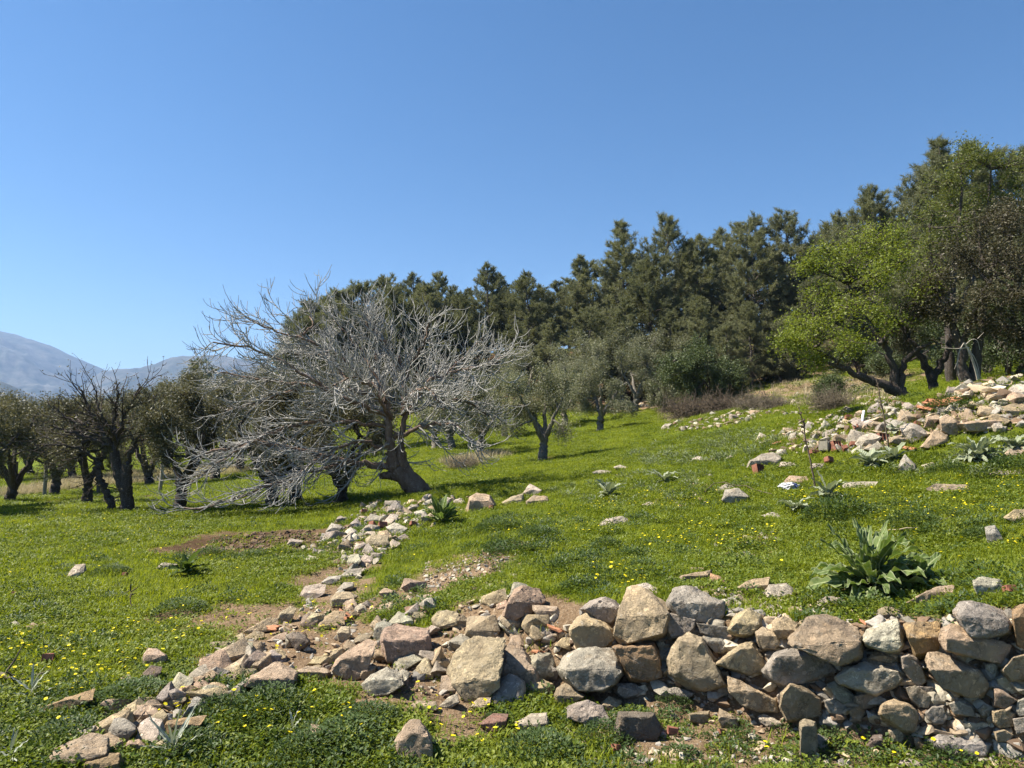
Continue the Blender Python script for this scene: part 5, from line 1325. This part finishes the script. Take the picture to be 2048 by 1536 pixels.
# low weeds as ground cover near the viewer
LOWW = [leaf_fan(170, .11, .07, .019, .006, rw, M_WEED, 'low_weed', True) for _ in range(3)] + [leaf_fan(150, .10, .05, .017, .0065, rw, M_CLOVER, 'low_weed', True) for _ in range(3)] + [leaf_fan(60, .10, .12, .05, .008, rw, M_HERB, 'low_weed', True) for _ in range(2)]
def low_weeds():
    x, y, r = polar(9000, 2.3, 16, 1.2, rw); m, dk = soil_masks(x, y); sd, hw = edge_sd(x, y)
    pt = fbm2(x, y, .9, 3, 7.7) + .5 * sstep((4.4 - y) / 1.5)
    keep = (rw.uniform(size=len(x)) < .16 + np.clip(pt, 0, 1) * 1.2) & (rw.uniform(size=len(x)) > m * .9) & ~((np.abs(sd) < hw) & (x > .25) & (y < 5))
    x, y = x[keep], y[keep]; sc = rw.uniform(.6, 1.5, len(x)); kd = rw.integers(0, 6, len(x))
    for poly, n, k0, k1, s0, s1 in (([(1250, 905), (1400, 870), (1540, 860), (1560, 885), (1500, 925), (1300, 940)], 150, 6, 8, .8, 1.7), ([(1080, 985), (1280, 950), (1420, 950), (1400, 1000), (1200, 1015)], 50, 6, 8, .7, 1.4),
                                    ([(960, 1030), (1150, 1040), (1130, 1110), (980, 1110)], 70, 0, 3, .7, 1.6), ([(1100, 1110), (1400, 1090), (1380, 1160), (1150, 1190)], 90, 0, 6, .7, 1.4), ([(1540, 1000), (2040, 980), (2040, 1090), (1700, 1080)], 70, 0, 3, .7, 1.6),
                                    ([(300, 1110), (620, 1100), (600, 1130), (350, 1135)], 40, 0, 3, .7, 1.4), ([(1700, 920), (2048, 900), (2048, 960), (1750, 960)], 60, 0, 8, .7, 1.6), ([(880, 880), (1300, 850), (1280, 930), (900, 950)], 60, 0, 6, 1.0, 2.0), ([(1130, 1405), (1400, 1415), (1700, 1490), (2048, 1515), (2048, 1536), (1100, 1536)], 90, 0, 6, .45, 1.1)):
        q = in_poly(poly, n, rw); h = hits(q[:, 0], q[:, 1]); x = np.r_[x, h[:, 0]]; y = np.r_[y, h[:, 1]]; sc = np.r_[sc, rw.uniform(s0, s1, n)]; kd = np.r_[kd, rw.integers(k0, k1, n)]
    n = len(x)
    scatter('ground_cover', np.c_[x, y, hgt(x, y) - .01], np.c_[rw.normal(0, .1, n), rw.normal(0, .1, n), rw.uniform(0, 6.28, n)], sc, kd, LOWW, 'low leafy weeds spreading between grass and stones', 'ground cover')
low_weeds()

# ------------------------------------------------------------------ yellow flowers
def flower_mesh(rng, r=.014, h=.075):
    V, F = [], []; k = 11
    for i in range(k):
        a = i * 6.283 / k; d = np.array([math.cos(a), math.sin(a), 0]); s = np.array([-d[1], d[0], 0]); j = len(V)
        V += [np.array([0, 0, h]), d * r * .6 + s * r * .3 + [0, 0, h + r * .15], d * r * rng.uniform(.9, 1.1) + [0, 0, h + r * rng.uniform(0, .3)], d * r * .6 - s * r * .3 + [0, 0, h + r * .15]]; F.append((j, j + 1, j + 2, j + 3))
    for i in range(6):
        a = i * 1.047; j = len(V); d = np.array([math.cos(a), math.sin(a), 0]); V += [d * r * .3 + [0, 0, h + .002], np.array([0, 0, h + r * .45]), np.array([math.cos(a + 1.047), math.sin(a + 1.047), 0]) * r * .3 + [0, 0, h + .002]]; F.append((j, j + 2, j + 1))
    nf = len(F)
    for q in range(3):
        a, b = q * 2.094, (q + 1) * 2.094; j = len(V); w = .0012
        V += [np.array([math.cos(a) * w, math.sin(a) * w, -.02]), np.array([math.cos(b) * w, math.sin(b) * w, -.02]), np.array([math.cos(b) * w, math.sin(b) * w, h]), np.array([math.cos(a) * w, math.sin(a) * w, h])]; F.append((j, j + 1, j + 2, j + 3))
    me = bpy.data.meshes.new('yellow_flower'); me.from_pydata([tuple(map(float, v)) for v in V], [], F); me.materials.append(M_FLOWER); me.materials.append(M_CLOVER)
    me.polygons.foreach_set('material_index', [0] * nf + [1] * 3); return me
rfl = np.random.default_rng(15)
FLW = [flower_mesh(rfl, .0115, .06), flower_mesh(rfl, .010, .075), flower_mesh(rfl, .0125, .05)]
FREG = [([(1150, 1120), (1290, 1120), (1300, 1190), (1180, 1200)], 26, 'yellow daisy-like flower at the terrace edge above the wall end'), ([(1600, 1090), (1900, 1060), (2000, 1120), (1900, 1160), (1560, 1140)], 20, 'yellow daisy-like flower around the big wall-top rosette'),
        ([(820, 1370), (1060, 1400), (1040, 1520), (860, 1520)], 20, 'yellow daisy-like flower among weeds below the split slab'), ([(420, 1390), (720, 1400), (780, 1500), (560, 1520), (420, 1480)], 26, 'yellow daisy-like flower in the front weed patch'),
        ([(480, 1260), (640, 1220), (720, 1200), (760, 1230), (560, 1330)], 22, 'yellow daisy-like flower between stones of the tumbled bank'), ([(60, 1400), (380, 1330), (400, 1460), (100, 1480)], 18, 'yellow daisy-like flower in the grass around the lowest stones'), ([(1480, 1480), (1700, 1490), (2040, 1520), (2040, 1536), (1480, 1536)], 8, 'yellow flower on the soil in front of the wall')]
for poly, n, lab in FREG:
    q = in_poly(poly, n, rfl); h = hits(q[:, 0], q[:, 1])
    for k in range(n):
        o = link('yellow_flower', FLW[rfl.integers(3)], None, h[k]); o.rotation_euler = (rfl.normal(0, .25), rfl.normal(0, .25), rfl.uniform(0, 6)); s = rfl.uniform(.8, 1.2); o.scale = (s, s, s); tag(o, lab, 'flower', 'yellow flowers, ' + lab.split('flower ')[1])
def far_flowers():
    X, Y = [], []
    for poly, n in (([(960, 1060), (1200, 1000), (1500, 960), (1700, 960), (2048, 960), (2048, 1100), (1560, 1100), (1300, 1110), (1000, 1120)], 1300), ([(0, 1060), (450, 1060), (600, 1040), (500, 1250), (200, 1380), (0, 1400)], 380), ([(1180, 1010), (1450, 1000), (1460, 1060), (1230, 1070)], 260),
                    ([(900, 930), (1050, 930), (1050, 980), (880, 980)], 200), ([(0, 1035), (400, 1030), (350, 1070), (0, 1090)], 220), ([(730, 1130), (860, 1110), (800, 1180), (700, 1190)], 60)):
        q = in_poly(poly, n, rfl); h = hits(q[:, 0], q[:, 1]); X.extend(h[:, 0]); Y.extend(h[:, 1])
    x, y = np.array(X), np.array(Y); keep = fbm2(x, y, .8, 3, 6.6) + rfl.normal(0, .12, len(x)) > -.02; x, y = x[keep], y[keep]; n = len(x)
    scatter('flowers', np.c_[x, y, hgt(x, y)], np.c_[rfl.normal(0, .25, n), rfl.normal(0, .25, n), rfl.uniform(0, 6.28, n)], rfl.uniform(.7, 1.1, n), rfl.integers(0, 3, n), FLW, 'countless small yellow flowers dotting the meadow and terrace grass', 'flowers')
far_flowers()

# ------------------------------------------------------------------ bricks, tiles, litter
def brick_mesh(sx, sy, sz, holes=True):
    bm = bmesh.new(); bmesh.ops.create_cube(bm, size=1); bmesh.ops.scale(bm, vec=(sx, sy, sz), verts=bm.verts)
    if holes:
        fs = [f for f in bm.faces if abs(f.normal.y) > .9]
        r = bmesh.ops.subdivide_edges(bm, edges=list({e for f in fs for e in f.edges if abs((e.verts[0].co - e.verts[1].co).x) > .01}), cuts=2, use_grid_fill=True)
        bm.faces.ensure_lookup_table(); fs = [f for f in bm.faces if abs(f.normal.y) > .9]
        ins = bmesh.ops.inset_individual(bm, faces=fs, thickness=.016)
        for f in fs: bmesh.ops.translate(bm, vec=-f.normal * .05, verts=f.verts)
    else:
        bmesh.ops.bevel(bm, geom=list(bm.edges), offset=.008, segments=2, affect='EDGES')
        for v in bm.verts: v.co += Vector(RNG.normal(0, .004, 3))
    me = bpy.data.meshes.new('brick'); bm.to_mesh(me); bm.free(); me.materials.append(M_BRICK); return me
BR = [brick_mesh(.20, .14, .2), brick_mesh(.24, .11, .09, False), brick_mesh(.13, .1, .09, False)]
def tile_mesh(L, R, arc, seed):
    rng = np.random.default_rng(seed); n, m = 7, 5; a = np.linspace(-arc / 2, arc / 2, n); y = np.linspace(-L / 2, L / 2, m)
    V = []
    for rr in (R, R - .014):
        for yy in y:
            for aa in a: V.append((rr * math.sin(aa), yy + (rng.normal(0, .012) if abs(yy) > L * .45 else 0), rr * math.cos(aa) - R * .75))
    F = []; N = n * m
    for i in range(m - 1):
        for j in range(n - 1):
            k = i * n + j; F += [(k, k + 1, k + n + 1, k + n), (N + k, N + k + n, N + k + n + 1, N + k + 1)]
    for j in range(n - 1): F += [(j, N + j, N + j + 1, j + 1), (N - n + j, N - n + j + 1, 2 * N - n + j + 1, 2 * N - n + j)]
    for i in range(m - 1): F += [(i * n, (i + 1) * n, N + (i + 1) * n, N + i * n), (i * n + n - 1, N + i * n + n - 1, N + (i + 1) * n + n - 1, (i + 1) * n + n - 1)]
    me = bpy.data.meshes.new('roof_tile'); me.from_pydata(V, [], F); me.materials.append(M_TILE); return me
TL = [tile_mesh(.26, .1, 2.2, 1), tile_mesh(.14, .09, 1.5, 2), tile_mesh(.08, .08, 1.0, 3)]
BRK = [(1517, 948, 0, 1.0, .25, 'red brick leaning against the big rounded grey stone'), (1672, 903, 0, 1.05, .15, 'broken red hollow brick standing in the ruin heap'), (1712, 897, 1, 1.0, .1, 'small red brick end beside the standing hollow brick'), (1765, 888, 0, 1.1, .2, 'dull red grooved brick below the tall thin stalk'), (1740, 886, 1, .8, .5, 'red brick chunk touching the grooved brick'),
       (1716, 864, 1, 1.0, .6, 'orange-red brick below the white pole'), (1658, 930, 2, 1.2, .4, 'orange brick fragment with a hole in front of the heap'), (1697, 843, 2, 1.1, .3, 'red brick bit at the back of the ruin heap'), (1628, 912, 1, .9, .2, 'flat red brick lying left of the cement block'), (1835, 856, 2, 1.0, .4, 'red brick bit beside the broken tiles'), (1690, 905, 2, 1, 1.2, 'red brick crumb between the two bricks'),
       (1345, 1475, 2, .55, .3, 'red brick shard near the pitted dark block'), (1232, 1510, 2, .45, .8, 'red brick shard in the front grass below the pitted block'), (1442, 1475, 2, .35, .5, 'tiny red shard on the soil below the wall'), (765, 1062, 2, 1.2, .3, 'orange brick piece in the middle of the heap by the fig'), (826, 1056, 2, .9, .7, 'dark red brick piece at the right side of the fig heap'), (728, 1030, 2, .9, .2, 'orange brick piece at the top of the fig heap'),
       (745, 1058, 2, 1.0, 1.2, 'pinkish brick piece beside the orange one in the fig heap'), (985, 1022, 1, .7, .9, 'thin orange brick leaning on the pink boulder by the heap'), (1961, 1148, 2, .35, .7, 'small red shard standing behind the pale cube stone'), (2020, 1195, 2, .6, .2, 'reddish brick lump at the wall top edge'), (250, 1155, 2, .5, .1, 'red shard in the meadow below the dark weed clump'), (27, 1192, 2, .4, .4, 'orange shard at the left edge of the meadow'), (96, 1330, 2, .7, .2, 'flat reddish shard in the meadow above the dead branch')]
for n, (px, py, v, s, t, lab) in enumerate(BRK):
    h = hit(px, py); o = link('brick', BR[v], None, h + np.array([0, 0, .06 * s])); s *= .72; o.scale = (s, s, s); o.rotation_euler = (-.35 + RNG.uniform(-.2, .2), t * .5, t + RNG.uniform(-.3, .3)); tag(o, lab, 'brick', 'red bricks and shards')
for n, (px, py, v, s, rz, lab) in enumerate([(1880, 812, 0, 1.3, 1.5, 'curved orange roof tile lying on top of the ruined wall'), (1905, 806, 0, 1.2, 1.4, 'second curved roof tile just right of the first on the wall top'), (1862, 818, 1, 1.3, .5, 'broken roof tile piece left of the curved tiles'), (1890, 820, 1, 1.2, 2.0, 'roof tile piece just below the curved tiles'), (1850, 826, 1, 1.3, .9, 'roof tile piece leaning against the pale ruin stones'),
                                             (1820, 905, 1, 1.0, .7, 'roof tile bit under the long beige slab'), (1555, 892, 1, 1, 1.4, 'roof tile bit at the left end of the ruin heap'), (1075, 1320, 2, .8, .4, 'small orange tile shard on the broken bank'), (1110, 1280, 2, .9, 1, 'little orange tile shard beside the wall end'), (548, 1270, 2, .9, 1, 'small orange tile shard on the tumbled bank'), (690, 1250, 2, 1.2, .7, 'tile shard between the flat pale slab and the boulder'), (1728, 1256, 2, .4, .3, 'tiny red tile chip on the soil behind the wall slab')]):
    h = hit(px, py); o = link('roof_tile', TL[v], None, h + np.array([0, 0, .05 * s])); o.scale = (s, s, s); o.rotation_euler = (RNG.uniform(-.3, .3), RNG.uniform(-.3, .3), rz); tag(o, lab, 'roof tile', 'broken roof tiles', 'thing')
# cement block
M_CEM = plain('cement', (.24, .215, .17), .95, .25, 30, .006)
def cement():
    bm = bmesh.new(); bmesh.ops.create_cube(bm, size=1); bmesh.ops.scale(bm, vec=(.2, .2, .22), verts=bm.verts)
    bmesh.ops.bevel(bm, geom=list(bm.edges), offset=.02, segments=2, affect='EDGES')
    for v in bm.verts: v.co += Vector(RNG.normal(0, .006, 3))
    me = bpy.data.meshes.new('cement_block'); bm.to_mesh(me); bm.free(); me.materials.append(M_CEM)
    o = link('cement_block', me, None, hit(1650, 905) + np.array([0, 0, .1])); o.rotation_euler = (0, .05, .85); o.scale = (.75, .75, .75); tag(o, 'small grey cement block beside the standing hollow brick', 'block')
cement()
def bag():
    S, F = ICO[5]; V = S * np.array([.12, .09, .05]); V = V * (1 + .35 * fbm(S * 2.4 + 4, 4, .6)[:, None] + .12 * np.abs(fbm(S * 7, 2))[:, None])
    m, nt, b = new_mat('printed_plastic'); geo = nd(nt, 'ShaderNodeNewGeometry'); n = noise_node(nt, geo.outputs['Position'], 16, 3, .5)
    nt.links.new(mix(nt, ramp(nt, n.outputs[0], .54, .58), (.40, .40, .40, 1), (.08, .10, .22, 1)), b.inputs['Base Color']); b.inputs['Roughness'].default_value = .4
    o = link('plastic_bag', np_mesh('plastic_bag', V, F, m, True), None, hit(1580, 982) + np.array([0, 0, .05])); tag(o, 'crumpled white and blue plastic bag in front of a stone', 'bag')
bag()

# ------------------------------------------------------------------ stalks, posts, sticks, dead branch
def stalk(name, label, base, top, r0, r1, mat, cat, seed, buds=0, group=None):
    rng = np.random.default_rng(seed); b = hit(*base); zc = float((b - CAM) @ FWD); t = CAM + (FWD + (top[0] - CXP) / FPX * RGT + (CYP - top[1]) / FPX * UPV) * (zc + .15)
    q = smooth_line([np.zeros(3) - np.array([0, 0, .05]), (t - b) * .5 + rng.normal(0, .02, 3), t - b], 14); q[1:-1] += rng.normal(0, .004, q[1:-1].shape)
    V, F = [], []; tube(q, np.linspace(r0, r1, 14), 6, V, F)
    for k in range(buds):
        i = rng.integers(7, 14); w = grow(q[i], rng.normal(size=3) + np.array([0, 0, .5]), rng.uniform(.03, .07), 3, .1, 0, .1, rng); tube(w, [r1 * 1.2, r1 * 1.6, r1 * 1.6, r1 * .6], 4, V, F)
    o = link(name, tubes_mesh(name, V, F, mat), None, b); tag(o, label, cat, group)
stalk('dry_stalk', 'tall dark dry flower stalk rising from the terrace weed cushion', (1634, 982), (1598, 815), .012, .006, M_TWIG, 'stalk', 1, 16, 'tall dry stalks')
stalk('dry_stalk', 'tall thin dry stalk rising from the grey woolly rosette', (1780, 900), (1750, 745), .012, .005, M_TWIG, 'stalk', 2, 10, 'tall dry stalks')
stalk('dry_stalk', 'thin dry stalk on the slope above the brushwood heaps', (1536, 800), (1505, 742), .014, .008, M_TWIG, 'stalk', 3, 4, 'tall dry stalks')
stalk('dry_stalk', 'short dark dry stem standing alone in the left meadow', (265, 1222), (262, 1180), .006, .003, M_TWIG, 'stalk', 4, 8, 'tall dry stalks')
M_WHITE = plain('white_plastic_pipe', (.78, .78, .76), .5, .06, 10)
stalk('white_pipe', 'short white pipe standing up in the ruin heap', (1721, 860), (1728, 822), .022, .02, M_WHITE, 'pipe', 5)
for n, (bx, by, tx, ty, lab) in enumerate([(88, 1000, 87, 948, 'pale fence post under the left olives'), (28, 1003, 27, 960, 'thin dark fence post at the left end of the field'), (197, 985, 196, 948, 'rusty fence post behind the forked olive trunk'), (320, 970, 320, 938, 'pale fence post near the fig branch tips')]):
    b = P(bx, by, 21.5); b = ground(b[0], b[1]); V, F = [], []; hh = 1.05
    tube([(0, 0, -.2), (.01, 0, hh * .5), (.0, 0, hh)], [.055, .05, .045], 8, V, F); tube([(0, 0, hh), (0, 0, hh + .015)], [.045, .004], 8, V, F)
    o = link('fence_post', tubes_mesh('fence_post', V, F, M_CEM if n in (0, 3) else M_PINEBARK), None, b); o.rotation_euler = (RNG.normal(0, .04), RNG.normal(0, .04), 0); tag(o, lab, 'fence post', 'fence posts along the left field')
def sticks(name, label, pxs, r, mat, seed, lift=.02, twigs=4):
    rng = np.random.default_rng(seed); pts = np.array([hit(*p) for p in pxs]); b = pts[0].copy(); q = smooth_line(pts - b + np.array([0, 0, lift]), 14); q[:, 2] += np.abs(rng.normal(0, .008, 14)); V, F = [], []
    tube(q, np.linspace(r, r * .5, 14), 6, V, F)
    for k in range(twigs):
        w = grow(q[rng.integers(3, 12)], rng.normal(size=3) + np.array([0, 0, .6]), rng.uniform(.08, .2), 5, 0, .1, .15, rng); tube(w, np.linspace(r * .5, r * .25, 6), 4, V, F)
    o = link(name, tubes_mesh(name, V, F, mat), None, b); tag(o, label, 'branch', 'fallen branches')
sticks('fallen_branch', 'dead branch lying in the grass at the left edge', [(-20, 1352), (40, 1372), (70, 1362), (100, 1350)], .016, M_TWIGG, 1)
sticks('fallen_branch', 'thin dry stick on the flowery terrace beside the dark weeds', [(1760, 1068), (1830, 1068), (1905, 1040)], .006, M_STRAW, 2, .03, 1)
sticks('fallen_branch', 'bent dry twig beside the round grey terrace stone', [(1410, 995), (1430, 970), (1500, 985), (1545, 998)], .007, M_TWIG, 3, .05, 3)
sticks('fallen_branch', 'pale stick in the meadow below the heap', [(490, 1155), (515, 1145), (550, 1135)], .006, M_STRAW, 4, .02, 1)
DB = P(1945, 775, 14.0); DB = ground(DB[0], DB[1]); DK = 14.0 / FPX
def dl(s): return [((float(a.split(',')[0]) - 1945) * DK, -.25, (785 - float(a.split(',')[1])) * DK) for a in s.split()]
DV, DF = [], []
for (s, a, b) in (('1946,800 1940,740 1925,690 1915,675', .036, .016), ('1915,676 1905,690 1900,715 1902,740', .011, .005), ('1918,680 1930,668 1942,668 1946,690', .010, .005), ('1925,690 1938,710 1944,740 1942,755', .010, .005), ('1925,685 1900,688 1870,686', .012, .008), ('1942,668 1955,655', .008, .004), ('1902,740 1908,752', .006, .003), ('1944,740 1950,752', .006, .003), ('1900,715 1894,728', .006, .003)):
    tube(smooth_line(dl(s), 10), np.linspace(a, b, 10), 6, DV, DF)
tag(link('dead_tree', tubes_mesh('dead_tree', DV, DF, M_DEADWOOD), None, DB), 'pale bleached dead trunk with drooping bare branches before the dark trunks', 'dead tree')
# pale flowering grass strip along the field fence
rs = np.random.default_rng(99); STR = [blades(30, .14, .16, .003, .6, rs, M_STRAW, 'dry_grass_tuft') for _ in range(3)]
def straw():
    X, Y = [], []
    for poly, n in (([(0, 985), (120, 965), (260, 945), (420, 935), (560, 940), (420, 955), (200, 975), (0, 1000)], 900), ([(880, 925), (1000, 905), (1020, 915), (900, 940)], 160), ([(1480, 780), (1600, 745), (1800, 735), (1800, 800), (1600, 815)], 300), ([(1280, 800), (1380, 790), (1480, 820), (1340, 850)], 140)):
        q = in_poly(poly, n, rs); h = hits(q[:, 0], q[:, 1]); X.extend(h[:, 0]); Y.extend(h[:, 1])
    x, y = np.array(X), np.array(Y); n = len(x)
    scatter('dry_grass', np.c_[x, y, hgt(x, y)], np.c_[np.zeros((n, 2)), rs.uniform(0, 6.28, n)], rs.uniform(.8, 1.8, n), rs.integers(0, 3, n), STR, 'pale dry grass along the far field edge and the bare slope', 'dry grass')
straw()

# ------------------------------------------------------------------ haze
def haze():
    bm = bmesh.new(); bmesh.ops.create_cube(bm, size=1); me = bpy.data.meshes.new('haze')
    x0, x1, y0, y1, z0, z1 = -5600, 5600, -5600, 5600, -60, 620
    for v in bm.verts: v.co = ((x0 + x1) / 2 + v.co.x * (x1 - x0), (y0 + y1) / 2 + v.co.y * (y1 - y0), (z0 + z1) / 2 + v.co.z * (z1 - z0))
    bm.to_mesh(me); bm.free()
    m = bpy.data.materials.new('haze_air'); m.use_nodes = True; nt = m.node_tree; nt.nodes.clear()
    out = nt.nodes.new('ShaderNodeOutputMaterial'); pv = nt.nodes.new('ShaderNodeVolumePrincipled')
    pv.inputs['Color'].default_value = (.36, .58, 1.0, 1); pv.inputs['Density'].default_value = HAZE; pv.inputs['Anisotropy'].default_value = .2
    nt.links.new(pv.outputs[0], out.inputs['Volume']); me.materials.append(m)
    tag(link('haze', me), 'thin bluish haze over the distant mountains', 'haze', kind='stuff')
HAZE = 1.7e-4
haze()
